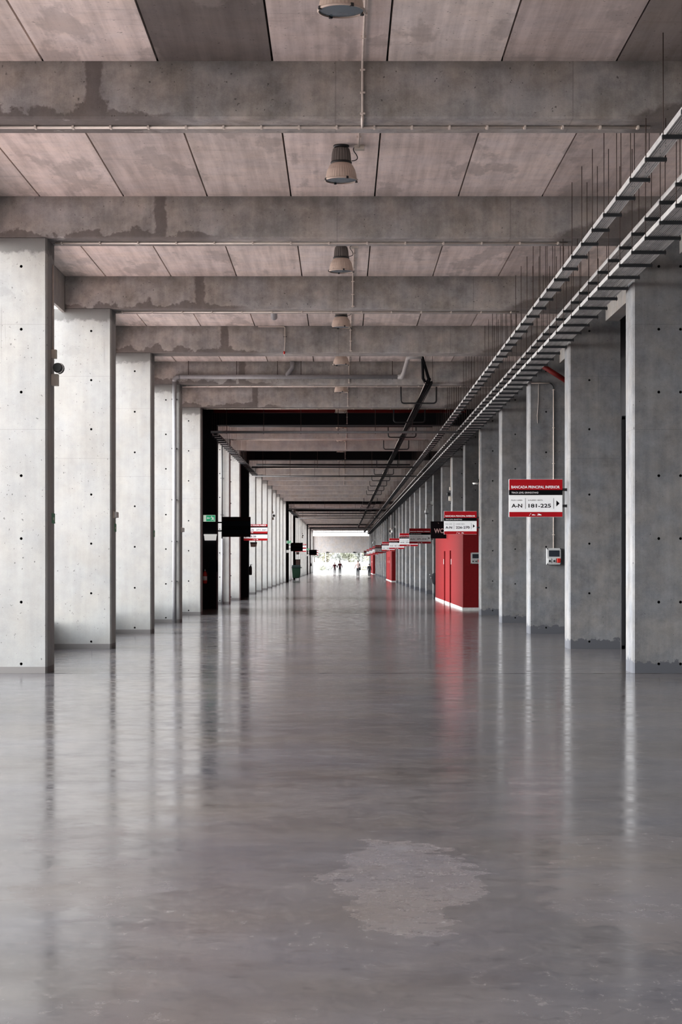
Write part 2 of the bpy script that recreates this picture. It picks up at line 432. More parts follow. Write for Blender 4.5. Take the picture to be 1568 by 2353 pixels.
for n in range(NFIRST, NLAST+1):
    y = Yn(n)
    for side in (-1, 1):
        x = -W if side < 0 else WR
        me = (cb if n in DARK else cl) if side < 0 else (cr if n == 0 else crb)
        o = link('concrete_column', me, None, (x, y, 0))
        sd = 'left' if side < 0 else 'right'
        if n < 0: lab = 'grey concrete column on the %s beside or behind the viewer, %s before the first visible one' % (sd, ordinal(-n))
        elif n in DARK and side < 0: lab = 'column of the left row coloured black as shade, %s column from the viewer' % ordinal(n+1)
        else: lab = ('pale' if side < 0 else 'shade-toned grey') + ' concrete column in the %s row, %s from the viewer' % (sd, ordinal(n+1))
        tag(o, lab, 'column', kind='structure')
# beams
def beam_mesh(mat):
    bm = bmesh.new(); k = .02; h = ZC-H
    prof = [(0, k), (k, 0), (T-k, 0), (T, k), (T, h), (0, h)]
    A = [bm.verts.new((-5.12, y, z)) for y, z in prof]; B = [bm.verts.new((5.15, y, z)) for y, z in prof]
    bm.faces.new(A); bm.faces.new(B)
    for i in range(6): bm.faces.new((A[i], A[(i+1) % 6], B[(i+1) % 6], B[i]))
    return mesh_of(bm, 'concrete_beam', mat)
bmm, bmb, bmf = beam_mesh(M['beam']), beam_mesh(M['shade_black']), beam_mesh(M['beam_far'])
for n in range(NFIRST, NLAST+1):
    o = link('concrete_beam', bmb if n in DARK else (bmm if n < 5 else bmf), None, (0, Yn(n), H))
    if n < -1: lab = 'concrete ceiling beam above the viewer, %s before the first visible one' % ordinal(-1-n)
    else: lab = ('shade-coloured black' if n in DARK else 'stained grey concrete') + ' ceiling beam, %s from the top of the photo' % ordinal(n+2)
    tag(o, lab, 'beam', kind='structure')
# ceiling panels
bm = bmesh.new(); lay = bm.loops.layers.color.new('tone')
PW = 1.213
for n in range(NFIRST-1, NLAST+1):
    y0 = Yn(n)+T if n >= NFIRST else YBACK
    y1 = Yn(n+1) if n < NLAST else YEND
    if y1 <= y0: continue
    for k in range(-5, 5):
        x0 = max(.485+PW*(k)+.011, -5.12); x1 = min(.485+PW*(k+1)-.011, 5.15)
        if x1-x0 < .05: continue
        t = R.uniform(.88, 1.02)
        if n == -2 and k == -2: t = .50
        if n == -2 and k == 2: t = .62
        if n == -1 and k == -2: t = .93
        nf = len(bm.faces); box(bm, (x0, y0, ZC), (x1, y1, ZC+.12)); bm.faces.ensure_lookup_table()
        for f in bm.faces[nf:]:
            for l in f.loops: l[lay] = (t, t*.985, t*.98, 1)
tag(obj('ceiling', bm, M['ceiling']), 'pale precast ceiling planks with dark joints between the beams', 'ceiling', kind='structure')
bm = bmesh.new(); box(bm, (-5.18, YBACK-.5, ZC+.121), (6.4, YEND, ZC+.35))
tag(obj('roof_slab', bm, M['roof']), 'dark roof slab over the ceiling planks', 'roof', kind='structure')
# edges of the bays
for n in range(NFIRST, NLAST):
    y0, y1 = Yn(n), Yn(n+1)
    bm = bmesh.new(); box(bm, (-5.18, y0, H-.06), (-5.125, y1, ZC+.12))
    tag(obj('trim_fascia', bm, M['fascia']), 'thin grey fascia over the left opening of bay %s' % ordinal(n+8), 'fascia', kind='structure')
    bm = bmesh.new(); box(bm, (4.90, y0+T, 6.07), (5.14, y1, ZC-.002))
    tag(obj('edge_beam', bm, M['beam_far']), 'concrete edge beam along the right side of bay %s' % ordinal(n+8), 'beam', kind='structure')
    if n in [d-1 for d in DARK]:
        bm = bmesh.new(); box(bm, (-5.30, y0+T, 0), (-5.20, y1, H-.06))
        tag(obj('wall_left', bm, M['fascia']), 'dark concrete wall closing the left side of bay %s' % ordinal(n+8), 'wall', kind='structure')
    elif n >= 0:
        bm = bmesh.new(); box(bm, (-5.55, y0+T, 0), (-5.40, y1, .52))
        tag(obj('wall_left', bm, M['fascia']), 'low concrete parapet in the left opening of bay %s' % ordinal(n+8), 'wall', kind='structure')
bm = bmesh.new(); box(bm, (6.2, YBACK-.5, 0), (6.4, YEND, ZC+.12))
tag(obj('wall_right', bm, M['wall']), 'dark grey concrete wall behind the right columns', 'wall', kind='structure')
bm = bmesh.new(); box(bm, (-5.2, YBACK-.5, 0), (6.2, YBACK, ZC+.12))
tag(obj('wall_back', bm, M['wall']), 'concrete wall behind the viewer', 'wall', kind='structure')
# far wall over the exit
bm = bmesh.new(); box(bm, (-W-.3, YEND-.5, 2.96), (WR+.3, YEND-.2, 5.50))
for sx in (-2.9, -1.45, 0., 1.45, 2.9): pass
tag(obj('lintel_wall', bm, M['lintel']), 'pale concrete wall panel hanging over the bright far exit', 'wall', kind='structure')
# glazing beside the first two right columns
y1 = Yn(1)
w = link('window_1', None, None, (WR+.98, y1-.02, 0)); tag(w, 'dark glazed door panel between the two nearest right columns', 'window', kind='structure')
bm = bmesh.new(); box(bm, (.0, .02, .05), (.95, .04, 4.25)); obj('pane', bm, M['window'], w)
bm = bmesh.new()
for a, b in (((0, 0, 0), (.05, .07, 4.3)), ((.9, 0, 0), (.97, .07, 4.3)), ((0, 0, 4.25), (.97, .07, 4.32)), ((0, 0, 0), (.97, .07, .06)), ((.05, 0, 1.1), (.9, .06, 1.14)), ((.05, 0, 2.5), (.9, .06, 2.62))): box(bm, a, b)
obj('window_frame', bm, M['black'], w)

# ------------------------------------------------------------------ pendant lamps
def lamp(loc):
    t = thing('pendant_lamp', '', 'lamp', loc, 'bell lamps along the middle of the ceiling')
    bm = bmesh.new(); lathe(bm, [(.10, 0), (.10, -.02), (.075, -.028)], 20, capb=True, capt=True); obj('ceiling_plate', bm, M['black'], t)
    bm = bmesh.new(); lathe(bm, [(.075, -.025), (.105, -.045), (.118, -.10), (.128, -.215)], 40, ribs=1, ribd=.07, capb=True, capt=True); obj('housing', bm, M['fins'], t)
    bm = bmesh.new(); lathe(bm, [(.128, -.205), (.136, -.215), (.136, -.228), (.122, -.235)], 32); obj('collar', bm, M['black'], t)
    bm = bmesh.new(); lathe(bm, [(.120, -.225), (.150, -.262), (.178, -.315), (.193, -.375), (.200, -.432)], 72, ribs=1, ribd=.018); obj('shade', bm, M['shade'], t)
    bm = bmesh.new(); lathe(bm, [(.196, -.440), (.02, -.452)], 32, capt=True); obj('lens', bm, M['glass'], t)
    bm = bmesh.new(); lathe(bm, [(.199, -.428), (.212, -.434), (.214, -.446), (.200, -.452)], 40); obj('rim', bm, M['shade'], t)
    cm = bmesh.new(); cbox(cm, (.207, 0, -.443), (.026, .026, .030)); cme = mesh_of(cm, 'clip', M['black'])
    for k in range(4): link('clip', cme, t, (0, 0, 0), PI/2*k+.35)
    bm = bmesh.new(); tube(bm, arc((.13, -.02, -.20), (.24, -.03, -.20), (.19, -.03, -.12), 6)+arc((.19, -.03, -.12), (.11, -.03, -.03), (.20, -.03, -.025), 6)[1:], .006, 6); obj('power_cable', bm, M['black'], t)
    return t
LAMPQ = []
for n in range(-2, 12):
    LAMPQ.append((n, (qn(n)+T/D1+qn(n+1))/2))
L0 = None
for i, (n, q) in enumerate(LAMPQ):
    if L0 is None: L0 = lamp((0, q*D1, ZC)); index_kids(L0); o = L0
    else: o = copy_tree(L0); o.location = (0, q*D1, ZC)
    o['label'] = ('ribbed bell lamp cut off by the top edge of the photo' if i == 0 else
                  'ribbed cream bell lamp with grey housing, %s in the ceiling row from the viewer' % ordinal(i+1))
    o.rotation_euler.z = R.uniform(-.25, .25)

# ceiling conduits feeding the lamps
def clip_mesh(sx, sy, sz, m='conduit'):
    bm = bmesh.new(); cbox(bm, (0, 0, 0), (sx, sy, sz)); return mesh_of(bm, 'clip', M[m])
clip_c = clip_mesh(.055, .022, .028); clip_f = clip_mesh(.055, .03, .018)
for i, (n, q) in enumerate(LAMPQ):
    x = .235 - .0022*i*2; ym = q*D1
    lab = 'cream conduit with junction box feeding the %s bell lamp from the viewer' % ordinal(i+1)
    t = thing('lamp_conduit', lab, 'conduit', (x, ym, ZC), 'cream conduits running to the bell lamps')
    bm = bmesh.new(); rbox(bm, (-.065, -.05, -.06), (.065, .05, 0), .008); obj('junction_box', bm, M['cream'], t)
    bm = bmesh.new(); r = .0125
    if n == -1:        # fed from the near beam
        yb = Yn(n)+T-ym
        tube(bm, [(-.01, -.04, -.03), (-.01, yb+.05, -.03), (-.01, yb+.02, -.05), (-.01, yb+.016, -.58)], r, 8)
        spots = [(y_, clip_c) for y_ in (-.6, -1.4, -2.2)]
        obj('tube', bm, M['conduit'], t)
    else:
        yb = Yn(n+1)-ym
        pts = [(-.01, .04, -.03), (-.01, yb-.05, -.03), (-.01, yb-.018, -.06), (-.01, yb-.018, -.58)]
        tube(bm, pts, r, 8)
        if n+1 in (-1,): tube(bm, [(-.01, yb-.018, -.58), (-.01, yb-.018, -.617), (-.01, yb+T/2, -.622)], r, 8)
        obj('tube', bm, M['conduit'], t)
        spots = [(y_, clip_c) for y_ in (.7, 1.5, 2.3)]
        for z in (-.10, -.34, -.56): link('clip', clip_f, t, (-.01, yb-.018, z))
    for y_, me in spots: link('clip', me, t, (-.01, y_, -.028))
# conduits under the beams
ck = clip_mesh(.022, .085, .030)
for n in (-1, 0, 1, 3, 4, 6, 9):
    t = thing('beam_conduit', 'thin cream cable tubes clipped under the %s beam from the photo top' % ordinal(n+2), 'conduit', (0, Yn(n)+T*.5, H), 'cream tubes clipped under the beams')
    xa, xb = (-W+.06, WR-.9)
    for dy in (-.018, .018):
        bm = bmesh.new(); tube(bm, [(xa, dy, -.016), (xb, dy, -.016)], .011, 8); obj('tube', bm, M['conduit'], t)
    k = 0; st = .405 if n < 0 else .56
    x = xa+.1
    while x < xb: link('clip', ck, t, (x, 0, -.017)); x += st

# ------------------------------------------------------------------ cable trays
def tray(name, label, x0, x1, z, q0, q1, top, hgt=.06, step=1.055, first=100, rods=True, perf=True):
    y0, y1 = q0*D1, q1*D1; xc = (x0+x1)/2; w2 = (x1-x0)/2
    t = thing(name, label, 'cable tray', (xc, y0, z))
    L = y1-y0
    bm = bmesh.new()
    v = [bm.verts.new(p) for p in ((-w2, 0, 0), (w2, 0, 0), (w2, L, 0), (-w2, L, 0))]; bm.faces.new(v)
    obj('tray_bottom', bm, M['tray_perf'] if perf else M['tray'], t)
    bm = bmesh.new()
    for s in (-1, 1):
        box(bm, (s*w2-.0015, 0, -.002), (s*w2+.0015, L, hgt)); box(bm, (s*w2-.012*(s > 0), 0, hgt-.002), (s*w2+.012*(s < 0), L, hgt))
    obj('side_rail', bm, M['tray'], t)
    for k in range(3 if w2 > .1 else 1):
        bm = bmesh.new(); tube(bm, [(-w2*.5+k*.09, .0, .016), (-w2*.5+k*.09+.01, L*.4, .016), (-w2*.5+k*.09, L, .016)], .013, 6); obj('cable', bm, M['black_plastic'], t)
    barm = bmesh.new(); box(barm, (-w2-.035, -.021, -.042), (w2+.035, .021, -.004)); barme = mesh_of(barm, 'hanger_bar', M['bar'])
    rodm = bmesh.new(); tube(rodm, [(0, 0, -.055), (0, 0, top-z)], .0048, 6); rodme = mesh_of(rodm, 'hanger_rod', M['rod'])
    rest = bmesh.new(); restr = bmesh.new(); i = 0; y = .35
    beams = [(Yn(n)-y0-.03, Yn(n)+T-y0+.03) for n in range(-3, NLAST+1)]
    while y < L-.1:
        under = any(a < y < b for a, b in beams)
        if i < first:
            b = link('hanger_bar', barme, t, (0, y, 0))
            if rods:
                for s in (-1, 1):
                    if under:
                        rm = bpy.data.meshes.get('short_rod_'+name)
                        if rm is None:
                            rb = bmesh.new(); tube(rb, [(0, 0, -.055), (0, 0, H-z)], .0048, 6); rm = mesh_of(rb, 'short_rod_'+name, M['rod'])
                        link('hanger_rod', rm, b, (s*(w2+.024), 0, 0))
                    else: link('hanger_rod', rodme, b, (s*(w2+.024), 0, 0))
        else:
            box(rest, (-w2-.035, y-.021, -.042), (w2+.035, y+.021, -.004))
            if rods:
                for s in (-1, 1): tube(restr, [(s*(w2+.024), y, -.055), (s*(w2+.024), y, (H if under else top)-z)], .0048, 4)
        i += 1; y += step
    if i > first:
        o = obj('hanger_bar_far', rest, M['bar'], t); o['kind'] = 'stuff'
        if rods: o = obj('hanger_rod_far', restr, M['rod'], t); o['kind'] = 'stuff'
        else: restr.free()
    else: rest.free(); restr.free()
    return t
tray('cable_tray', 'narrow perforated cable tray on rods, the upper left one of the three on the right', 3.245, 3.405, 5.885, .60, 9.9, ZC)
tray('cable_tray', 'middle perforated tray hung directly above the widest tray on the right', 3.755, 4.13, 5.835, .60, 9.9, ZC, rods=False)
tray('cable_tray', 'widest and lowest perforated cable tray running along the tops of the right columns', 3.755, 4.13, 5.60, .60, 9.9, ZC)
tray('cable_tray', 'short cable tray hung on rods along the left black columns', -4.22, -4.02, 5.76, 2.26, 3.30, ZC)
tray('cable_tray', 'short cable tray far down the hall above the green wheeled bin', -4.22, -4.02, 5.76, 5.48, 6.5, ZC)

# black cable bundle on U hangers
q0, q1 = 1.775, 9.6
t = thing('cable_bundle', 'thick bundle of black cables running under the ceiling right of the lamps', 'cable', (2.27, q0*D1, 6.195))
Lb = (q1-q0)*D1
for k, (dx, dz, r, m) in enumerate([(-.07, .045, .030, 'bundle'), (-.015, .05, .036, 'bundle'), (.045, .047, .030, 'bundle'), (-.04, .10, .030, 'bundle'), (.02, .105, .032, 'bundle'), (-.098, .03, .010, 'conduit')]):
    bm = bmesh.new(); pts = []; n_ = 60
    for i in range(n_+1):
        pts.append((dx+.012*math.sin(i*1.7+k), Lb*i/n_, dz+.010*math.sin(i*.9+2*k)))
    tube(bm, pts, r, 6); obj('cable', bm, M[m], t)
bm = bmesh.new()
for a_ in (-.10, .07): box(bm, (a_, 0, 0), (a_+.015, Lb, .02))
obj('carrier_strip', bm, M['bundle'], t)
for pts in ([(-.21, -.25, .65), (-.19, -.2, .60), (-.17, -.1, .12), (-.10, .1, .03), (-.02, .6, .05)], [(-.19, -.25, .65), (-.16, -.2, .55), (-.02, -.05, .10), (.0, .2, .06)]):
    bm = bmesh.new(); tube(bm, pts, .035, 8); obj('drop_cable', bm, M['bundle'], t)
rm = bmesh.new(); tube(rm, [(0, 0, 0), (0, 0, ZC-6.195)], .005, 6); rme = mesh_of(rm, 'hanger_rod', M['rod'])
for dx in (-.10, .08): link('hanger_rod', rme, t, (dx, .05, 0))
def u_hanger():
    bm = bmesh.new(); h = ZC-6.135; w2 = .505; r = .10
    pts = [(-w2, 0, h)]+arc((-w2, 0, r), (-w2, 0, 0), (-w2+r, 0, 0))+arc((w2-r, 0, 0), (w2, 0, 0), (w2, 0, r))+[(w2, 0, h)]
    tube(bm, pts, .022, 8); return mesh_of(bm, 'hanger_bracket', M['black'])
um = u_hanger()
for k in range(17):
    if k == 4 or k == 11: continue
    o = link('hanger_bracket', um, None, (2.21, (1.97+.2688*k)*D1, 6.135))
    tag(o, 'black U-shaped bracket carrying the cable bundle, %s along the bundle from the viewer' % ordinal(k+1), 'bracket', 'U-shaped brackets under the cable bundle')

# ------------------------------------------------------------------ drains and pipes
yp = Yn(3)-.11
t = thing('drain_pipe', 'grey drain pipe running across the fifth beam and down the fourth left column', 'pipe', (0, yp, 0))
r = .056
bm = bmesh.new(); tube(bm, [(-4.40, 0, 0), (-4.40, 0, 6.38)], r, 16); obj('downpipe', bm, M['pvc'], t)
bm = bmesh.new(); tube(bm, arc((-4.40, 0, 6.36), (-4.40, 0, 6.49), (-4.26, 0, 6.49), 6), r*1.08, 16); obj('elbow', bm, M['pvc'], t)
bm = bmesh.new(); tube(bm, [(-4.27, 0, 6.49), (1.50, 0, 6.49)], r, 16); obj('cross_pipe', bm, M['pvc'], t)
bm = bmesh.new(); tube(bm, [(1.48, 0, 6.49), (1.60, 0, 6.495), (1.64, -.3, 6.56), (1.71, -1.5, 6.83), (1.76, -1.62, 6.845), (2.06, -1.62, 6.845)], r, 14); obj('riser', bm, M['riser'], t)
bm = bmesh.new(); tube(bm, [(-1.29, 0, ZC), (-1.29, 0, 6.72), (-1.42, 0, 6.55), (-1.44, 0, 6.5)], r, 14); obj('branch', bm, M['pvc'], t)
for z in (1.1, 2.15, 3.25, 4.6, 5.9):
    bm = bmesh.new(); box(bm, (-4.475, -.012, z-.012), (-4.325, .095, z+.012)); obj('bracket', bm, M['black'], t)
for x in (-4.03, -2.76, -1.68, -1.06, 1.35):
    bm = bmesh.new(); tube(bm, [(x, 0, 6.42), (x, 0, ZC)], .008, 6); lathe(bm, [(.062, -.015), (.062, .015)], 16, (0, 0, 0)) if False else None; obj('hanger_rod', bm, M['rod'], t)
t = thing('waste_pipe', 'short grey pipe stub dropping from the ceiling left of the lamps', 'pipe', (-1.37, 1.42*D1, ZC))
bm = bmesh.new(); tube(bm, [(-.05, 1.2, 0), (-.05, 1.1, -.12), (0, -.6, -.17), (.02, -.7, -.20)], .062, 16); obj('pipe_body', bm, M['pvc'], t)
bm = bmesh.new(); tube(bm, [(.012, -.55, -.168), (.02, -.72, -.205), (.022, -.74, -.24)], .071, 16); obj('end_collar', bm, M['pvc'], t)
t = thing('sprinkler_drop', 'thin cream drop pipe with a red tip on the fourth beam', 'pipe', (-1.264, Yn(2)-.03, H))
bm = bmesh.new(); tube(bm, [(-.6, 0, .585), (-.02, 0, .585), (0, -.005, .56), (.004, 0, .3), (-.01, -.01, .02)], .010, 8); obj('tube', bm, M['conduit'], t)
bm = bmesh.new(); tube(bm, [(-.012, -.01, .03), (-.016, -.01, -.03)], .022, 8); obj('red_tip', bm, M['red_gloss'], t)
bm = bmesh.new(); tube(bm, [(-.012, -.01, -.03), (0, -.02, -.08)], .010, 8); obj('nozzle', bm, M['white'], t)
bm = bmesh.new(); cbox(bm, (.004, .01, .36), (.07, .03, .014)); obj('clip', bm, M['black'], t)
# pipe down the seventh left column
t = thing('drain_pipe', 'slim vertical pipe, black above and blue grey below, on the seventh left column', 'pipe', (-4.54, Yn(6)-.07, 0))
bm = bmesh.new(); tube(bm, [(0, 0, 0), (0, 0, 2.5)], .045, 12); obj('lower_pipe', bm, M['pvc'], t)
bm = bmesh.new(); tube(bm, [(0, 0, 2.5), (0, 0, H-.03)], .028, 12); obj('upper_pipe', bm, M['pvc_dark'], t)
for z in (1.9, 3.4, 4.8):
    bm = bmesh.new(); cbox(bm, (0, .018, z), (.12, .06, .02)); obj('bracket', bm, M['black'], t)
# transverse pipes in the dark bays
def cross_pipe(label, q, z, r, m, rods=True, xa=-W+.06, xb=3.2):
    t = thing('cross_pipe', label, 'pipe', (0, q*D1, z))
    bm = bmesh.new(); tube(bm, [(xa, 0, 0), (xb, 0, 0)], r, 12); obj('pipe_body', bm, M[m], t)
    if rods:
        me = bmesh.new(); tube(me, [(0, 0, -r-.02), (0, 0, ZC-z)], .009, 6); me = mesh_of(me, 'hanger_rod', M['rod'])
        x = xa+.5
        while x < xb: link('hanger_rod', me, t, (x, 0, 0)); x += 1.2
SETN = ['nearest', 'middle', 'farthest']
for s in range(3):
    dq = 3.2256*s; nm = SETN[s]
    cross_pipe('red pipe across the black beam of the %s dark stretch' % nm, 2.27+dq, 6.56, .055, 'red_pipe', False, xb=4.1)
    cross_pipe('grey pipe hung low across the start of the %s dark stretch' % nm, 2.225+dq, 5.79, .042, 'pvc', xb=4.1, xa=-4.2)
    cross_pipe('black pipe just behind the first black beam of the %s dark stretch' % nm, 2.43+dq, 6.38, .034, 'pvc_dark', False, xa=-3.95)
    cross_pipe('dark pipe behind the second black beam of the %s dark stretch' % nm, 3.21+dq, 6.12, .045, 'pvc_dark', False, xa=-3.95)
    cross_pipe('dark pipe hung below the second black beam of the %s dark stretch' % nm, 3.04+dq, 5.78, .034, 'pvc_dark', xa=-3.95)
    cross_pipe('black pipe hung lowest at the end of the %s dark stretch' % nm, 3.37+dq, 5.79, .036, 'pvc_dark', xb=3.7)
bm = bmesh.new(); tube(bm, [(4.28, 1.50*D1, 5.93), (5.15, 1.50*D1, 5.375)], .055, 12)
tag(obj('slanted_pipe', bm, M['red_pipe']), 'dark red slanted pipe high up in front of the third right column', 'pipe')

# ------------------------------------------------------------------ direction signs
def strip(bm, x0, z0, x1, z1, y=-.0125, d=.002): box(bm, (x0, y, z0), (x1, y+d, z1))
def logos(bm, w, z, h, xoff=0.):
    x = w*.375+xoff
    prism(bm, [(x, z), (x+.012, z), (x+.024, z+h), (x+.04, z+h), (x+.036, z+h*.7), (x+.022, z+h*.7)][::1], -.0145, -.0135)
    strip(bm, x+.055, z+h*.15, x+.12, z+h*.38, -.0145, .001); strip(bm, x+.06, z+h*.45, x+.10, z+h*.6, -.0145, .001)
    prism(bm, [(x+.145, z+h*.15), (x+.235, z+h*.15), (x+.23, z+h*.45), (x+.19, z+h*.9), (x+.155, z+h*.8), (x+.185, z+h*.5)], -.0145, -.0135)
def seat_sign(label, rng_, loc, bar=.14, back=False):
    w, h = 1.0, .707
    t = thing('direction_sign', label, 'sign', loc, 'red and white seat signs on the right')
    bm = bmesh.new(); rbox(bm, (0, -.0105, 0), (w, .0105, h), .002); obj('panel', bm, M['white_sign'], t)
    zz = lambda f: h*(1-f)
    bm = bmesh.new(); strip(bm, .006, zz(.283), w, zz(.006)); obj('red_band', bm, M['red_sign'], t)
    bm = bmesh.new(); strip(bm, .006, zz(.995), w, zz(.866)); obj('red_band', bm, M['red_sign'], t)
    bm = bmesh.new(); strip(bm, .0, zz(.42), w, zz(.283)); obj('black_band', bm, M['black_sign'], t)
    bm = bmesh.new(); text(bm, 'BANCADA PRINCIPAL INFERIOR', .045, zz(.241), -.0142, .050, .905, .022)
    text(bm, 'TRACK LEVEL GRANDSTAND', .048, zz(.378), -.0142, .034, .505, .002)
    logos(bm, w, zz(.965), .042); obj('white_lettering', bm, M['white_sign'], t)
    bm = bmesh.new(); y = -.0122
    text(bm, 'FILAS / LINES:', .044, zz(.572), y, .026, .21); text(bm, 'A-N', .048, zz(.748), y, .071, .20, .022)
    text(bm, 'LUGARES / SEATS:', .358, zz(.572), y, .026, .275); text(bm, rng_, .366, zz(.748), y, .071, .42, .020)
    strip(bm, .305, zz(.78), .311, zz(.50), y, .001); strip(bm, .833, zz(.78), .839, zz(.50), y, .001)
    prism(bm, [(.887, zz(.72)), (.945, zz(.64)), (.887, zz(.56))], y, y+.001)
    obj('black_lettering', bm, M['black_sign'], t)
    for f in (.275, .705):
        bm = bmesh.new(); box(bm, (w-.02, .006, zz(f)-.025), (w+bar, .045, zz(f)+.025)); obj('bracket', bm, M['black'], t)
    return t
SEATS = [(1, '181-225'), (4, '226-270'), (8, '271-315'), (10, '316-360'), (13, '361-405'), (16, '406-450'), (20, '451-495'), (22, '496-540'), (25, '541-585'), (28, '586-630'), (32, '631-675')]
for n, s in SEATS:
    extra = {1: ', nearest and largest', 4: ' above the nearest red block', 8: ', in shade beside the WC sign', 16: ' above the second red block'}.get(n, ' on the right column row')
    seat_sign('red, black and white sign reading A-N %s%s' % (s, extra), s, (3.135, Yn(n)+.30, 2.45), WR-4.135)
# left double sign
def double_sign(label, loc, detailed=True):
    w, h = 1.0, .69
    t = thing('direction_sign', label, 'sign', loc, 'two-tier signs on the left')
    zz = lambda f: h*(1-f)
    bm = bmesh.new(); rbox(bm, (0, -.0105, 0), (w, .0105, h), .002); obj('panel', bm, M['white_sign'], t)
    for a, b in ((0, .13), (.44, .565), (.865, 1.)):
        bm = bmesh.new(); strip(bm, 0, zz(b), w, zz(a)); obj('red_band', bm, M['red_sign'], t)
    for a, b in ((.13, .20), (.565, .625)):
        bm = bmesh.new(); strip(bm, 0, zz(b), w, zz(a)); obj('black_band', bm, M['black_sign'], t)
    bm = bmesh.new(); text(bm, 'BANCADA PRINCIPAL INFERIOR', .06, zz(.105), -.0142, .052, .89, .025)
    text(bm, 'TER', .30, zz(.535), -.0142, .05, .10, .02); logos(bm, w, zz(.965), .05); obj('white_lettering', bm, M['white_sign'], t)
    bm = bmesh.new(); y = -.0122
    text(bm, 'A-N', .22, zz(.395), y, .075, .20, .012); text(bm, '271-360', .53, zz(.395), y, .075, .43, .012)
    text(bm, '29-38', .23, zz(.80), y, .075, .29, .012)
    prism(bm, [(.05, zz(.74)), (.10, zz(.84)), (.10, zz(.64))], y, y+.001); obj('black_lettering', bm, M['black_sign'], t)
    for f in (.3, .7):
        bm = bmesh.new(); box(bm, (-.13, .006, zz(f)-.022), (.02, .045, zz(f)+.022)); obj('bracket', bm, M['black'], t)
for n, lb in ((7, 'white and red two-tier sign reading 271-360 and 29-38 on the left'), (19, 'small red and white two-tier sign just above the green wheeled bin'), (31, 'tiny red and white two-tier sign at the far left by the exit')):
    double_sign(lb, (-W+.14, Yn(n)+T*.6, 2.51))
def black_sign(label, loc):  # sign faces blackened to paint in the deep shade they hang in
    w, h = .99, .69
    t = thing('direction_sign', label, 'sign', loc, 'shade-blackened signs on the left columns')
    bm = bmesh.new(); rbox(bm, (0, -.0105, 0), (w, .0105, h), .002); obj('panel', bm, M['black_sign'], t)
    for a, b, m in ((.80, 1., 'shaded_red'), (.55, .78, 'dim_blue'), (.15, .35, 'dim_blue'), (0, .13, 'shaded_red')):
        bm = bmesh.new(); strip(bm, .004, h*a, w-.004, h*b); obj('shaded_band', bm, M[m], t)
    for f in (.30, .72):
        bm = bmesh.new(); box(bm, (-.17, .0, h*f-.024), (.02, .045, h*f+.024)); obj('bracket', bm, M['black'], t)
for n, lb in ((5, 'large hanging sign coloured black as shade on the nearest black column'), (17, 'hanging sign coloured black as shade above the green wheeled bin'), (29, 'small hanging sign coloured black as shade at the far left by the exit')):
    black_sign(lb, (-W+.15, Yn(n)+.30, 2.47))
# WC signs
def wc_sign(label, q, letters=True):
    t = thing('toilet_sign', label, 'sign', (3.40, q*D1, 2.50), 'WC signs on the red blocks')
    bm = bmesh.new(); rbox(bm, (0, -.03, 0), (.60, .03, .65), .004); obj('panel', bm, M['black_sign'], t)
    bm = bmesh.new(); text(bm, 'WC', .13, .21, -.0312, .175, .36, .02)
    prism(bm, [(.275, .60), (.30, .56), (.31, .56), (.285, .60)], -.0325, -.031); obj('lettering', bm, M['wc_letter'], t)
RB = [(2.285, 2.95), (5.505, 6.19), (8.73, 9.4)]
for k, (qa, qb) in enumerate(RB[:2]): wc_sign('square black sign with grey letters WC on the %s red block' % ['nearest', 'second'][k], qa+.34)

# ------------------------------------------------------------------ red toilet blocks
for k, (qa, qb) in enumerate(RB):
    XL = 4.03; ya, yb = qa*D1, qb*D1; hb = 3.10
    nm = ['nearest', 'second', 'farthest'][k]
    t = thing('toilet_block', '%s red painted toilet block standing out between the right columns' % nm, 'toilet block', (XL, ya, 0), 'red toilet blocks')
    L = yb-ya; d1a = (2.55-2.285)*D1-.45; d2a = (2.69-2.285)*D1-.45; dw = .86
    bm = bmesh.new()
    # side wall (aisle face) with two door openings, front wall, roof, back
    def wall(a, b): box(bm, a, b)
    ds = [(d1a, d1a+dw), (d2a, d2a+dw)]
    prev = .12
    for a, b in ds: wall((0, prev, .09), (.12, a, hb)); prev = b
    wall((0, prev, .09), (.12, L, hb))
    for a, b in ds: wall((0, a, 2.03), (.12, b, hb))
    wall((0, 0, .09), (2.1, .12, hb)); wall((.12, L-.12, .09), (2.1, L, hb)); wall((.12, .12, hb-.1), (.185, L-.12, hb))
    obj('wall_panel', bm, M['red_wall'], t)
    for a, b in ds:
        bm = bmesh.new(); box(bm, (.10, a, 0), (.118, b, 2.03));  d = obj('door', bm, M['shaded_recess'], t)
        bm = bmesh.new(); tube(bm, [(.07, a+.1, 1.02), (.07, a+.22, 1.02)], .012, 8); tube(bm, [(.07, a+.1, 1.02), (.11, a+.1, 1.02)], .01, 8); obj('handle', bm, M['grey_box'], d)
    bm = bmesh.new(); prev = 0
    for a, b in ds: box(bm, (-.012, prev, 0), (.12, a, .10)); prev = b
    box(bm, (-.012, prev, 0), (.12, L, .10)); box(bm, (-.012, -.012, 0), (2.1, .12, .10)); obj('skirting', bm, M['skirting'], t)
    for a in (ds[0][0]-.25, ds[1][1]+.12):
        bm = bmesh.new(); box(bm, (-.012, a, 1.52), (0, a+.14, 1.72)); obj('door_plate', bm, M['white'], t)

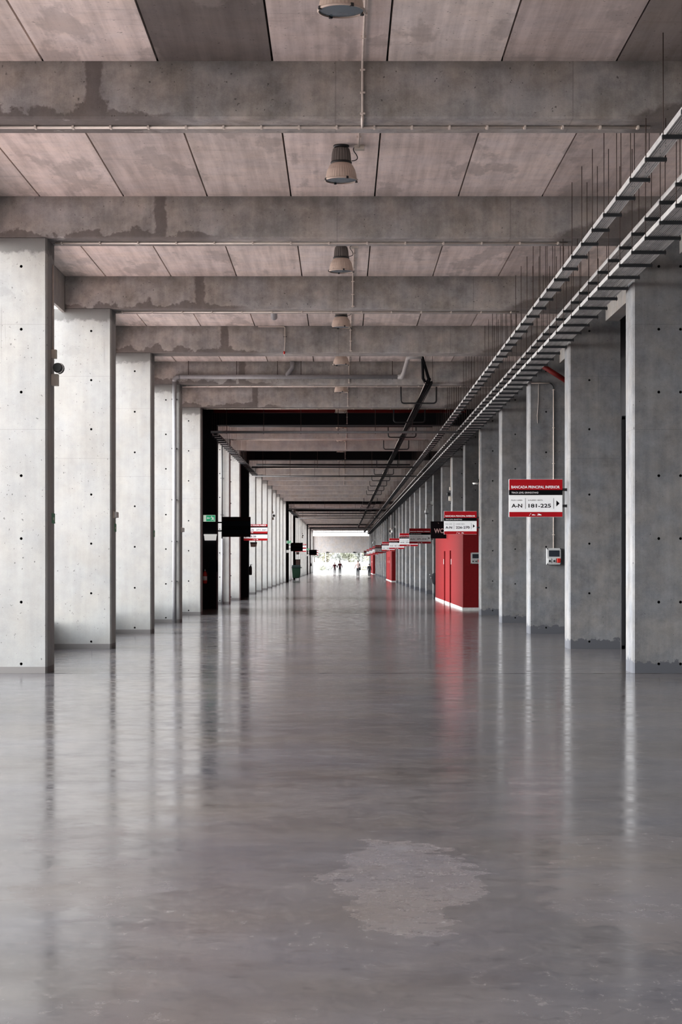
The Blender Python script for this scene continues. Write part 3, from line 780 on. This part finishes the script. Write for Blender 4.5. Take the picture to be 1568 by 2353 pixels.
# ------------------------------------------------------------------ electrical boxes
def socket_box(label, loc, conduit=True):
    t = thing('socket_box', label, 'socket box', loc, 'grey socket boxes on the right')
    w, h = .325, .37
    bm = bmesh.new(); rbox(bm, (0, -.11, 0), (w, 0, h), .012); obj('housing', bm, M['grey_box'], t)
    bm = bmesh.new(); box(bm, (.05, -.116, .18), (w-.04, -.11, .32)); obj('window_flap', bm, M['window'], t)
    for x in (.03, .13):
        bm = bmesh.new(); rbox(bm, (x, -.135, .045), (x+.08, -.11, .14), .006); s = obj('socket_outlet', bm, M['grey_box'], t)
        bm = bmesh.new(); box(bm, (x+.015, -.137, .06), (x+.062, -.134, .10)); obj('outlet_hole', bm, M['black'], s)
    bm = bmesh.new(); rbox(bm, (.232, -.15, .04), (.312, -.11, .14), .012); obj('red_outlet', bm, M['red_gloss'], t)
    for x in (.015, w-.015):
        for z in (.015, h-.015):
            bm = bmesh.new(); cbox(bm, (x, -.112, z), (.022, .006, .022)); obj('corner_screw', bm, M['black'], t)
    return t
q2 = qn(2); xs = 4.60
t = socket_box('grey socket box with a red outlet on the third right column', (xs, Yn(2), 1.55))
t2 = thing('wall_conduit', 'pale conduit bending down the third right column to the socket box', 'conduit', (xs+.165, Yn(2)-.02, 1.92))
bm = bmesh.new(); tube(bm, [(0, 0, 0), (0, 0, 3.57)], .014, 8); obj('down_tube', bm, M['conduit'], t2)
bm = bmesh.new(); tube(bm, [(-.09, 0, 3.70), (-.50, 0, 3.70)], .014, 8); obj('side_tube', bm, M['conduit'], t2)
bm = bmesh.new(); tube(bm, arc((0, 0, 3.56), (0, 0, 3.68), (-.10, 0, 3.70)), .011, 8); obj('flex_bend', bm, M['black'], t2)
for z in (.3, 1.1, 1.9, 2.7, 3.55): link('clip', clip_f, t2, (0, 0, z))
bm = bmesh.new(); tube(bm, [(4.43, Yn(2)-.012, 5.60), (4.425, Yn(2)-.012, 5.2), (4.40, Yn(2)-.012, 4.9), (4.405, Yn(2)-.012, 4.72)], .006, 6)
tag(obj('loose_cord', bm, M['conduit']), 'short pale cord dangling on the third right column', 'cord')
socket_box('grey socket box half hidden by the fifth right column, on the red block front', (4.285, RB[0][0]*D1, 1.55))

# ------------------------------------------------------------------ cameras and floodlights
def dome_camera(label, loc):
    t = thing('dome_camera', label, 'camera', loc, 'dome cameras on gooseneck arms')
    bm = bmesh.new(); box(bm, (-.10, -.04, .03), (-.02, .04, .18)); obj('junction_box', bm, M['grey_box'], t)
    bm = bmesh.new(); tube(bm, arc((0, 0, -.02), (-.10, 0, .06), (-.20, 0, .05), 6)+arc((-.20, 0, .05), (-.285, 0, .03), (-.285, 0, -.12), 6)[1:], .016, 8); obj('arm', bm, M['fins'], t)
    bm = bmesh.new(); lathe(bm, [(.02, -.10), (.04, -.16), (.075, -.21), (.098, -.28), (.10, -.345)], 20, (-.285, 0, 0), capb=True, capt=True); obj('housing', bm, M['grey_box'], t)
    bm = bmesh.new(); lathe(bm, [(.088, -.345), (.075, -.385), (.045, -.415), (.0, -.425)], 20, (-.285, 0, 0)); obj('dome', bm, M['dome'], t)
for n, lb in ((8, 'pear-shaped dome camera on a curved arm beyond the WC sign'), (16, 'dome camera on a curved arm above the second red block'), (28, 'tiny dome camera on an arm above the farthest red block')):
    dome_camera(lb, (WR, Yn(n)+.3, 4.22))
t = thing('dome_camera', 'small white dome camera on the fifth right column above the nearest red block', 'camera', (WR, Yn(4)+.2, 4.02))
bm = bmesh.new(); cbox(bm, (-.04, 0, .06), (.07, .08, .10)); obj('wall_bracket', bm, M['black'], t)
bm = bmesh.new(); lathe(bm, [(.085, 0), (.085, -.01), (.07, -.05)], 18, (-.14, 0, 0), capb=True, capt=True); obj('housing', bm, M['white'], t)
bm = bmesh.new(); lathe(bm, [(.05, -.05), (.04, -.075), (0, -.09)], 18, (-.14, 0, 0)); obj('dome', bm, M['black_plastic'], t)
t2 = thing('wall_conduit', 'pale conduit running down the fifth right column past the small dome camera', 'conduit', (WR-.015, Yn(4)+.12, 2.9))
bm = bmesh.new(); tube(bm, [(0, 0, 0), (0, 0, 3.35)], .012, 8); obj('tube', bm, M['conduit'], t2)
def floodlight(label, loc, s=1):
    t = thing('floodlight', label, 'light', loc, 'floodlights with control boxes on the columns')
    bm = bmesh.new(); rbox(bm, (0, -.05, .30) if s > 0 else (-.075, -.05, .30), (.075, .05, .43) if s > 0 else (0, .05, .43), .006); obj('junction_box', bm, M['cream'], t)
    bm = bmesh.new(); rbox(bm, (0, -.07, -.10) if s > 0 else (-.10, -.07, -.10), (.10, .07, .07) if s > 0 else (0, .07, .07), .006); obj('control_box', bm, M['cream'], t)
    bm = bmesh.new(); h = bmesh.new(); lathe(h, [(.062, .10), (.075, 0), (.068, -.01)], 24, capb=True); 
    mt = Matrix.Translation((s*.10, -.04, .16)) @ Matrix.Rotation(-PI/2+.0, 4, 'X') @ Matrix.Rotation(PI, 4, 'X'); merge(bm, h, 0, mt); h.free(); obj('lamp_head', bm, M['black_plastic'], t)
    bm = bmesh.new(); h = bmesh.new(); lathe(h, [(.066, -.004), (.0, -.004)], 24); merge(bm, h, 0, mt); h.free(); obj('lens', bm, M['glass'], t)
    bm = bmesh.new(); h = bmesh.new()
    vs0 = []
    for j in range(9):
        a = -PI/2+PI*j/8; vs0.append((h.verts.new((.078*math.cos(a)*s, .078*math.sin(a), 0)), h.verts.new((.085*math.cos(a)*s, .085*math.sin(a), -.09))))
    for (a, b), (c, d) in zip(vs0, vs0[1:]): h.faces.new((a, c, d, b))
    merge(bm, h, 0, mt); h.free(); obj('visor', bm, M['black'], t)
    bm = bmesh.new(); tube(bm, [(s*.02, 0, .43), (s*.02, 0, 1.68)], .012, 8); obj('conduit', bm, M['conduit'], t)
    return t
for n, lb in ((0, 'round black floodlight with cream boxes on the nearest left column'), (12, 'black floodlight with boxes on the thirteenth left column'), (24, 'tiny black floodlight high on a far left column')):
    floodlight(lb, (-W, Yn(n)+.42, 4.30))
for n, lb in ((6, 'floodlight with cream boxes on the seventh right column above the seat sign'), (18, 'floodlight with boxes on the nineteenth right column')):
    floodlight(lb, (WR, Yn(n)+.35, 4.05), -1)
# boxes and plates on the left aisle faces
def wallbox(label, n, z, y=.5):
    t = thing('emergency_light', label, 'emergency light', (-W, Yn(n)+T*y, z), 'white emergency lights on the left columns')
    bm = bmesh.new(); rbox(bm, (0, -.17, 0), (.03, .17, .125), .006); obj('back_plate', bm, M['cream'], t)
    bm = bmesh.new(); rbox(bm, (.03, -.155, .008), (.075, .155, .117), .012); obj('diffuser', bm, M['white'], t)
wallbox('small white emergency light on the second left column', 1, 2.43); wallbox('small white emergency light on the fourth left column beside the drain pipe', 3, 2.40)
for n, lb in ((0, 'dark green exit plate edge-on on the nearest left column'), (1, 'dark green exit plate edge-on on the second left column'), (2, 'dark green exit plate edge-on on the third left column')):
    t = thing('exit_plate', lb, 'sign', (-W, Yn(n)+T*.78, 2.18), 'edge-on exit plates on the left')
    bm = bmesh.new(); box(bm, (0, -.10, 0), (.006, .17, .15)); obj('plate', bm, M['green'], t)
    bm = bmesh.new(); box(bm, (.006, -.04, .05), (.008, .10, .09)); obj('arrow', bm, M['pale_green'], t)

# things on the black columns
def exit_sign(label, loc):
    t = thing('exit_sign', label, 'exit sign', loc, 'green running man exit signs')
    w, h = .41, .225
    bm = bmesh.new(); rbox(bm, (0, -.02, 0), (w, 0, h), .003); obj('panel', bm, M['lit_pale'], t)
    bm = bmesh.new(); strip(bm, .098, .012, w-.008, h-.012, -.022, .003); obj('green_field', bm, M['lit_green'], t)
    bm = bmesh.new(); y0, y1 = -.0245, -.0225
    prism(bm, [(.12, .12), (.16, .165), (.16, .135), (.225, .135), (.225, .105), (.16, .105), (.16, .075)], y0, y1)
    cx, cz = .283, .178
    prism(bm, [(cx+.017*math.cos(a*PI/5), cz+.017*math.sin(a*PI/5)) for a in range(10)], y0, y1)
    prism(bm, [(.285, .155), (.325, .150), (.345, .10), (.315, .095), (.295, .11)], y0, y1)
    prism(bm, [(.285, .155), (.245, .135), (.245, .120), (.290, .135)], y0, y1)
    prism(bm, [(.320, .150), (.365, .135), (.372, .105), (.358, .105), (.350, .125), (.322, .132)], y0, y1)
    prism(bm, [(.315, .100), (.345, .100), (.350, .065), (.390, .060), (.390, .045), (.335, .048)], y0, y1)
    prism(bm, [(.300, .105), (.322, .090), (.300, .050), (.255, .048), (.255, .064), (.288, .066)], y0, y1)
    obj('running_man', bm, M['lit_white'], t)
for n, lb in ((5, 'green exit sign with a running man on the nearest black column'), (17, 'pale exit sign on the black column left of the green bin'), (29, 'tiny pale exit sign on the farthest black column')):
    x0 = (465.5-HX)*2.35*U if n == 5 else -W-.16
    exit_sign(lb, (x0 if n == 5 else -W-.20, Yn(n)-.001, 3.10 - (.11 if n == 5 else 0)))
def tub(label, loc, w=.44, tan=False):
    t = thing('emergency_lamp', label, 'lamp', loc, 'box lamps on the black columns')
    bm = bmesh.new()
    prism(bm, [(.03, 0), (w-.03, 0), (w-.01, .17), (.01, .17)], -.14, 0); obj('body', bm, M['cream'] if tan else M['lit_white'], t)
    bm = bmesh.new(); rbox(bm, (0, -.15, .165), (w, 0, .215), .01); obj('cover', bm, M['black'] if tan else M['lit_white'], t)
tub('white box lamp under the green exit sign on the nearest black column', (-4.70, Yn(5), 2.345))
tub('white box lamp on the black column left of the green bin', (-4.62, Yn(17), 2.35)); tub('tiny white box lamp on the farthest black column', (-4.62, Yn(29), 2.35))
tub('tan box lamp with a black cover hanging right of the second black column', (-W+.06, Yn(8)+.40, 2.30), .32, True)
tub('tan box lamp with a black cover above the green wheeled bin', (-W+.06, Yn(20)+.40, 2.30), .32, True)
def extinguisher(label, loc, m='red_gloss', rz=0.):
    t = thing('fire_extinguisher', label, 'fire extinguisher', loc, 'fire extinguishers on the left', rz)
    bm = bmesh.new(); lathe(bm, [(.0, 0), (.062, .01), (.068, .04), (.068, .33), (.055, .39), (.025, .42), (.022, .44)], 20, (0, -.075, 0)); obj('cylinder', bm, M[m], t)
    bm = bmesh.new(); cbox(bm, (0, -.075, .455), (.035, .035, .04)); box(bm, (-.01, -.15, .47), (.01, -.05, .485)); box(bm, (-.008, -.16, .49), (.008, -.06, .50)); obj('valve', bm, M['black'] if m == 'black' else M['white'], t)
    bm = bmesh.new(); tube(bm, [(.02, -.09, .45), (.075, -.10, .42), (.088, -.10, .28), (.082, -.09, .08)], .011, 8); obj('hose', bm, M['black'], t)
    bm = bmesh.new(); lathe(bm, [(.0695, .12), (.0695, .26)], 20, (0, -.075, 0)); obj('sticker', bm, M['white'] if m != 'black' else M['black'], t)
    bm = bmesh.new(); cbox(bm, (0, -.006, .25), (.09, .012, .06)); obj('wall_hook', bm, M['black'], t)
extinguisher('red fire extinguisher hung low on the nearest black column', (-4.66, Yn(5), .86))
extinguisher('red fire extinguisher on the black column left of the green bin', (-4.60, Yn(17), .86)); extinguisher('tiny red fire extinguisher on the farthest black column', (-4.6, Yn(29), .86))
extinguisher('shade-blackened silhouette of a fire extinguisher on the side of the second black column', (-W, Yn(8)+.35, 1.00), 'black', PI/2)  # every part coloured black to paint a shaded silhouette
extinguisher('shade-blackened silhouette of a fire extinguisher on the side of the last black column', (-W, Yn(32)+.35, 1.00), 'black', PI/2)
t = thing('notice_plate', 'dark blue notice plate on the nearest black column above the extinguisher', 'notice', (-4.53, Yn(5), 1.27))
bm = bmesh.new(); box(bm, (0, -.012, 0), (.29, 0, .41)); obj('plate', bm, M['dim_blue'], t)
# framed notice by the bin
t = thing('notice_board', 'black framed notice on the column side behind the green bin', 'notice', (-W, Yn(20)+.2, 1.22))
bm = bmesh.new()
for a, b in (((0, 0, 0), (.05, .03, .62)), ((.43, 0, 0), (.48, .03, .62)), ((0, 0, 0), (.48, .03, .05)), ((0, 0, .57), (.48, .03, .62))): box(bm, a, b)
obj('board_frame', bm, M['black'], t)
bm = bmesh.new(); box(bm, (.05, .01, .05), (.43, .025, .57)); obj('sheet', bm, M['white'], t)

# ------------------------------------------------------------------ wheeled bin
t = thing('wheeled_bin', 'dark green wheeled rubbish bin against the left columns far down the hall', 'bin', (-3.92, 6.02*D1, 0))
def frus(bm, a, b, z0, z1):
    A = [bm.verts.new((x, y, z0)) for x, y in a]; B = [bm.verts.new((x, y, z1)) for x, y in b]
    bm.faces.new(A[::-1]); bm.faces.new(B)
    for i in range(4): bm.faces.new((A[i], A[(i+1) % 4], B[(i+1) % 4], B[i]))
bm = bmesh.new(); frus(bm, [(-.31, -.30), (.31, -.30), (.31, .30), (-.31, .30)], [(-.38, -.38), (.38, -.38), (.38, .38), (-.38, .38)], .20, 1.12)
bmesh.ops.bevel(bm, geom=bm.edges[:], offset=.03, segments=2, affect='EDGES'); obj('body', bm, M['bin'], t)
bm = bmesh.new(); rbox(bm, (-.40, -.41, 1.08), (.40, .40, 1.16), .015); obj('rim', bm, M['bin_dark'], t)
bm = bmesh.new(); frus(bm, [(-.39, -.40), (.39, -.40), (.39, .40), (-.39, .40)], [(-.36, -.30), (.36, -.30), (.36, .36), (-.36, .36)], 1.16, 1.33)
bmesh.ops.bevel(bm, geom=bm.edges[:], offset=.03, segments=2, affect='EDGES'); obj('bin_lid', bm, M['bin_dark'], t)
bm = bmesh.new(); tube(bm, [(.36, -.05, 1.10), (.45, -.05, 1.12), (.47, .1, 1.12)], .025, 8); obj('lug', bm, M['bin_dark'], t)
wm = bmesh.new(); tube(wm, [(-.025, 0, .085), (.025, 0, .085)], .085, 16); tube(wm, [(0, 0, .09), (0, 0, .21)], .02, 8); wme = mesh_of(wm, 'wheel', M['black_plastic'])
for x in (-.27, .27):
    for y in (-.26, .26): link('wheel', wme, t, (x, y, 0))

# ------------------------------------------------------------------ folded cart beside the red block
t = thing('folded_pushchair', 'black folded pushchair standing at the far corner of the nearest red block', 'pushchair', (3.99, 2.985*D1, 0))
bm = bmesh.new()
tube(bm, [(.10, 0, .12), (.06, .0, .55), (-.06, 0, .95), (-.13, -.02, 1.04)], .016, 8); tube(bm, [(.17, .05, .12), (.15, .05, .8), (.02, .05, 1.12)], .016, 8); tube(bm, [(.06, 0, .55), (.15, .05, .8)], .012, 8)
obj('tube_frame', bm, M['black'], t)
bm = bmesh.new(); lathe(bm, [(0, .62), (.07, .66), (.115, .80), (.13, .95), (.10, 1.08), (.03, 1.14), (0, 1.145)], 16, (.045, .02, 0)); obj('hood', bm, M['jeans'], t)
bm = bmesh.new(); lathe(bm, [(0, .25), (.05, .28), (.065, .5), (.05, .75), (0, .80)], 14, (.12, .04, 0)); obj('seat_cloth', bm, M['jeans'], t)
for x, y in ((.02, -.04), (.16, .08), (.10, .02)):
    bm = bmesh.new(); tube(bm, [(x-.015, y, .075), (x+.015, y, .075)], .075, 16); obj('wheel', bm, M['black_plastic'], t)
for p in ((-.13, -.02, 1.04), (-.10, -.03, .90)):
    bm = bmesh.new(); tube(bm, [p, (p[0]-.03, p[1]-.05, p[2]+.03)], .02, 8); obj('grip', bm, M['grey_box'], t)

# ------------------------------------------------------------------ people
def skinned(name, verts, edges, radii, mat, parent, root=0, sub=2):
    me = bpy.data.meshes.new(name); me.from_pydata(verts, edges, [])
    o = bpy.data.objects.new(name, me); COL.objects.link(o)
    sk = o.modifiers.new('s', 'SKIN'); ss = o.modifiers.new('u', 'SUBSURF'); ss.levels = sub; ss.render_levels = sub
    if not me.skin_vertices: 
        bpy.context.view_layer.objects.active = o
    for i, r in enumerate(radii):
        d = me.skin_vertices[0].data[i]; d.radius = r if isinstance(r, tuple) else (r, r); d.use_root = (i == root)
    dg = bpy.context.evaluated_depsgraph_get()
    nm = bpy.data.meshes.new_from_object(o.evaluated_get(dg))
    bpy.data.objects.remove(o); bpy.data.meshes.remove(me)
    nm.materials.clear(); nm.materials.append(mat)
    for p in nm.polygons: p.use_smooth = True
    nm.name = name
    return link(name, nm, parent)
def person(label, loc, h, rz, shirt, pants, hairm, la, ra, ls, rs, shoe='black_plastic', sleeves=True):
    """la/ra: (elbow, wrist) offsets from shoulder; ls/rs: foot swing"""
    t = thing('person', label, 'person', loc, None, rz)
    k = h
    V = lambda *p: tuple(c*k for c in p)
    verts, edges, rad = [], [], []
    def add(p, r, prev=None):
        verts.append(V(*p)); rad.append(tuple(x*k for x in r) if isinstance(r, tuple) else r*k)
        if prev is not None: edges.append((prev, len(verts)-1))
        return len(verts)-1
    pel = add((0, 0, .53), (.060, .045)); wa = add((0, 0, .62), (.068, .050), pel); ch = add((0, 0, .73), (.082, .058), wa)
    nb = add((0, 0, .815), (.045, .040), ch); nk = add((0, -.004, .85), .028, nb); hd = add((0, -.012, .895), (.040, .048), nk); cr = add((0, -.010, .955), (.040, .050), hd)
    add((0, -.060, .905), .006, hd); add((.043, -.005, .905), (.006, .010), hd); add((-.043, -.005, .905), (.006, .010), hd)
    limbs = {}
    for s, arm, sw in ((-1, la, ls), (1, ra, rs)):
        sh = add((s*.095, 0, .795), .036, ch); e0 = (s*.105+arm[0][0]*s, arm[0][1], .795+arm[0][2]); el = add(e0, .025, sh)
        w0 = (e0[0]+arm[1][0]*s, e0[1]+arm[1][1], e0[2]+arm[1][2]); wr = add(w0, .017, el)
        dirv = Vector(arm[1]).normalized(); dirv.x *= s
        p0 = Vector(w0)+dirv*.035; pm = add(tuple(p0), (.017, .011), wr)
        side = Vector((0, 1, 0))
        for f in range(4):
            off = side*(f-1.5)*.0105; ln = (.030, .037, .040, .033)[f]
            a = add(tuple(p0+off+dirv*.02), .0052, pm); add(tuple(p0+off+dirv*(.02+ln)+Vector((-s*.008, 0, 0))), .0045, a)
        a = add(tuple(Vector(w0)+dirv*.018+side*-.020), .006, wr); add(tuple(Vector(w0)+dirv*.042+side*-.030), .005, a)
        hp = add((s*.048, 0, .495), .040, pel); kn = add((s*.052, -sw*.5, .275), .035, hp); an = add((s*.052, sw*.55 if sw < 0 else -sw*.6+.0, .045+abs(min(0, sw))*.25), .021, kn)
        ax = verts[an]; toe = add((s*.058, ax[1]/k-.075, max(.018, ax[2]/k-.028)), .016, an)
        limbs[s] = (sh, el, wr, hp, kn, an, toe)
    skinned('body', verts, edges, rad, M['skin'], t, 0)
    def shell(name, ids, es, grow, mat, root=0, over={}):
        mp = {v: i for i, v in enumerate(ids)}
        skinned(name, [verts[i] for i in ids], [(mp[a], mp[b]) for a, b in es], [over.get(i) or (tuple(x*grow+.006*k for x in rad[i]) if isinstance(rad[i], tuple) else rad[i]*grow+.006*k) for i in ids], mat, t, root)
    L, Rr = limbs[-1], limbs[1]
    ids = [wa, pel, ch, L[0], L[1], Rr[0], Rr[1], nb]; es = [(wa, pel), (wa, ch), (ch, L[0]), (L[0], L[1]), (ch, Rr[0]), (Rr[0], Rr[1]), (ch, nb)]
    if sleeves: ids += [L[2], Rr[2]]; es += [(L[1], L[2]), (Rr[1], Rr[2])]
    hem = len(verts); verts.append(V(0, 0, .475)); rad.append((.070*k, .055*k)); ids.append(hem); es.append((pel, hem))
    shell('jacket', ids, es, 1.14, M[shirt], 0)
    ids = [pel, L[3], L[4], L[5], Rr[3], Rr[4], Rr[5], wa]; es = [(pel, wa), (pel, L[3]), (L[3], L[4]), (L[4], L[5]), (pel, Rr[3]), (Rr[3], Rr[4]), (Rr[4], Rr[5])]
    shell('trousers', ids, es, 1.10, M[pants], 0, {wa: (.060*k, .045*k), pel: (.073*k, .055*k), L[3]: .058*k, Rr[3]: .058*k})
    for s in (-1, 1):
        an, toe = limbs[s][5], limbs[s][6]; a, b = Vector(verts[an]), Vector(verts[toe])
        bm = bmesh.new(); heel = Vector((a.x, a.y+.02*k, b.z))
        tube(bm, [heel, (heel+b)/2, b, b+Vector((0, -.02*k, 0))], .02, 10, radii=[.020*k, .023*k, .022*k, .012*k]); obj('shoe', bm, M[shoe], t)
    bm = bmesh.new(); bmesh.ops.create_icosphere(bm, subdivisions=3, radius=1.)
    for v in bm.verts: v.co = Vector((v.co.x*.047*k, v.co.y*.058*k+.002*k, v.co.z*.050*k+.945*k))
    bmesh.ops.delete(bm, geom=[v for v in bm.verts if v.co.z < .915*k or (v.co.y < -.03*k and v.co.z < .955*k)], context='VERTS'); obj('hair', bm, M[hairm], t)
    bm = bmesh.new()
    for sx in (-.016, .016): tube(bm, [(sx*k, -.058*k, .915*k), (sx*k, -.062*k, .915*k)], .004*k, 6)
    tube(bm, [(-.012*k, -.056*k, .883*k), (.012*k, -.056*k, .883*k)], .0025*k, 6); obj('face', bm, M['hair'], t)
    return t
dn = ((.02, .01, -.165), (.01, -.03, -.15))
person('person in a maroon top with one arm bent out, left of the walking pair', tuple(P(769.5, 1319.7, 8.92)*1)[:2]+(0,), 1.53, PI, 'maroon', 'grey_cloth', 'hair', ((.07, .0, -.14), (.05, -.02, -.12)), ((.05, 0, -.15), (-.02, -.05, -.12)), .09, -.10)
person('taller person in a dark red top and black trousers, right of the walking pair', tuple(P(781.5, 1320.5, 8.70))[:2]+(0,), 1.68, PI, 'maroon', 'jeans', 'hair', ((.05, 0, -.15), (.00, -.05, -.12)), ((.06, 0, -.15), (.05, -.02, -.13)), -.09, .10)
person('person in a pale pink shirt and black trousers walking with a black bag', tuple(P(823.0, 1325.7, 7.38))[:2]+(0,), 1.76, PI, 'pink', 'jeans', 'hair', dn, ((.06, 0, -.15), (.05, -.03, -.13)), .07, -.08)
person('short person in black clothes and white shoes beside the farthest red block', tuple(P(848.8, 1326, 7.31))[:2]+(0,), 1.42, PI, 'jeans', 'jeans', 'hair', dn, dn, .05, -.05, 'white')
pb = P(826.6, 1325, 7.37)
t = thing('shoulder_bag', 'black bag carried at the hip of the person in the pale pink shirt', 'bag', (pb.x, pb.y-.12, .72))
bm = bmesh.new(); rbox(bm, (-.12, -.06, 0), (.14, .06, .30), .03); obj('bag_body', bm, M['jeans'], t)
bm = bmesh.new(); tube(bm, [(-.10, 0, .29), (-.06, .03, .62), (.02, .03, .62), (.10, 0, .29)], .012, 6); obj('strap', bm, M['jeans'], t)

# ------------------------------------------------------------------ outside at the far end
bm = bmesh.new(); box(bm, (-40, 372, 0), (45, 372.4, 1.55))
tag(obj('boundary_wall', bm, M['out_wall']), 'bright white low wall outside beyond the exit', 'wall', kind='structure')
for i, x in enumerate((-1.75, 3.2)):
    bm = bmesh.new(); tube(bm, [(0, 0, 0), (0, 0, 9)], .08, 8)
    tag(obj('lamp_post', bm, M['white'], None, (x*1.4-.6, 366, 0)), 'thin white post outside the exit, %s one' % ('left' if i == 0 else 'right'), 'post')
def foliage(bm, c, rx, ry, rz, n, s, rnd):
    for _ in range(n):
        while True:
            p = Vector((rnd.uniform(-1, 1), rnd.uniform(-1, 1), rnd.uniform(-1, 1)))
            if p.length < 1: break
        p = p.normalized()*(p.length**.5)
        p = Vector((p.x*rx, p.y*ry, p.z*rz))+Vector(c)
        m = Matrix.Rotation(rnd.uniform(0, 6.3), 3, 'X') @ Matrix.Rotation(rnd.uniform(0, 6.3), 3, 'Y') @ Matrix.Rotation(rnd.uniform(0, 6.3), 3, 'Z')
        q = s*rnd.uniform(.6, 1.4)
        bm.faces.new([bm.verts.new(p+m @ Vector(v)*q) for v in ((-1, -.5, 0), (.2, -.6, .1), (1, .1, 0), (0, .6, .1))])
KT = [('leaf_a', 'olive green'), ('leaf_b', 'grey green'), ('leaf_c', 'yellowish')]
for i, (x, y, hh, kk) in enumerate([(-5.6, 384, 5.6, 1), (-2.9, 380, 5.2, 2), (-.4, 386, 6.2, 1), (1.5, 383, 5.6, 0), (3.6, 388, 5.6, 1), (6.0, 381, 5.4, 2), (8.6, 386, 6., 0), (-8.6, 382, 6., 0)]):
    t = thing('tree', '%s leafy tree beyond the white wall outside, %s from the left' % (KT[kk][1], ordinal(sorted([-5.6, -2.9, -.4, 1.5, 3.6, 6., 8.6, -8.6]).index(x)+1)), 'tree', (x, y, 0), 'trees outside the exit')
    rnd = random.Random(i)
    bm = bmesh.new(); tube(bm, [(0, 0, 0), (.1, 0, 1.4), (0, .1, 2.8)], .16, 8, radii=[.18, .14, .08]); obj('trunk', bm, M['bark'], t)
    bm = bmesh.new()
    for _ in range(7): foliage(bm, (rnd.uniform(-1.1, 1.1), rnd.uniform(-.8, .8), hh*.62+rnd.uniform(-1.3, 1.3)), 1.0, .9, .9, 170, .20, rnd)
    obj('crown', bm, M[KT[kk][0]], t)
for i, (x, y, kk) in enumerate([(-3.6, 352, 0), (-2.4, 354, 1), (4.3, 356, 2)]):
    t = thing('shrub', '%s low shrub outside just in front of the white wall' % ['olive', 'greyish', 'yellow-green'][i], 'shrub', (x, y, 0), 'low shrubs outside')
    rnd = random.Random(40+i); bm = bmesh.new(); foliage(bm, (0, 0, .45), .7, .6, .5, 260, .12, rnd); obj('foliage', bm, M[KT[kk][0]], t)
    bm = bmesh.new(); tube(bm, [(0, 0, 0), (0, 0, .5)], .03, 6); obj('stem', bm, M['bark'], t)
for i, px in enumerate((752.5, 814.5)):
    p = P(px, 1268, YEND/D1-.02)
    t = thing('bulkhead_lamp', 'small black lamp under the far concrete panel, %s of two' % ('left' if i == 0 else 'right'), 'lamp', (p.x, YEND-.52, 3.0))
    bm = bmesh.new(); rbox(bm, (-.18, -.14, 0), (.18, .02, .12), .02); obj('housing', bm, M['black'], t)
    bm = bmesh.new(); box(bm, (-.14, -.12, -.02), (.14, -.02, 0)); obj('lens', bm, M['glass'], t)

# ------------------------------------------------------------------ light, camera
SKY0, SKYK = 3.6, 31.0
w = bpy.data.worlds.new('sky'); S.world = w; w.use_nodes = True
nt = w.node_tree; bg = nt.nodes['Background']
tc = nt.nodes.new('ShaderNodeTexCoord'); sp = nt.nodes.new('ShaderNodeSeparateXYZ'); mr = nt.nodes.new('ShaderNodeMapRange'); mx = nt.nodes.new('ShaderNodeMix')
mx.data_type = 'RGBA'; nt.links.new(tc.outputs['Generated'], sp.inputs[0]); nt.links.new(sp.outputs[2], mr.inputs[0])
mr.inputs[1].default_value = 0.; mr.inputs[2].default_value = .7
nt.links.new(mr.outputs[0], mx.inputs[0]); mx.inputs[6].default_value = (1., .985, .97, 1); mx.inputs[7].default_value = (.86, .93, 1., 1)
nt.links.new(mx.outputs[2], bg.inputs[0])
def wm(op, a, b=None):
    d = nt.nodes.new('ShaderNodeMath'); d.operation = op
    for i, v in enumerate((a, b)):
        if isinstance(v, bpy.types.NodeSocket): nt.links.new(v, d.inputs[i])
        elif v is not None: d.inputs[i].default_value = v
    return d.outputs[0]
lf = wm('POWER', wm('MAXIMUM', wm('MULTIPLY', sp.outputs[0], -1.), 0.), 4.)
nt.links.new(wm('MULTIPLY_ADD', lf, SKYK), bg.inputs[1]); bg.inputs[1].links[0].from_node.inputs[2].default_value = SKY0

cam = bpy.data.cameras.new('camera'); co = bpy.data.objects.new('camera', cam); COL.objects.link(co)
co.location = (0, 0, CAMZ); co.rotation_euler = (PI/2, 0, 0)
cam.sensor_fit = 'VERTICAL'; cam.sensor_height = 36.; cam.sensor_width = 24.
cam.lens = 36.*(D1/U)/2353.
cam.shift_y = (HY-1176.5)/2353.; cam.shift_x = -(HX-784.)/2353.
cam.clip_start = .1; cam.clip_end = 1000
S.camera = co
S.view_settings.view_transform = 'Standard'; S.view_settings.look = 'None'; S.view_settings.gamma = 1.; S.view_settings.use_curve_mapping = False
S.view_settings.exposure = 0.
S.cycles.max_bounces = 8; S.cycles.diffuse_bounces = 6; S.cycles.glossy_bounces = 4; S.cycles.transparent_max_bounces = 16
S.cycles.use_denoising = True
S.cycles.caustics_reflective = False; S.cycles.caustics_refractive = False
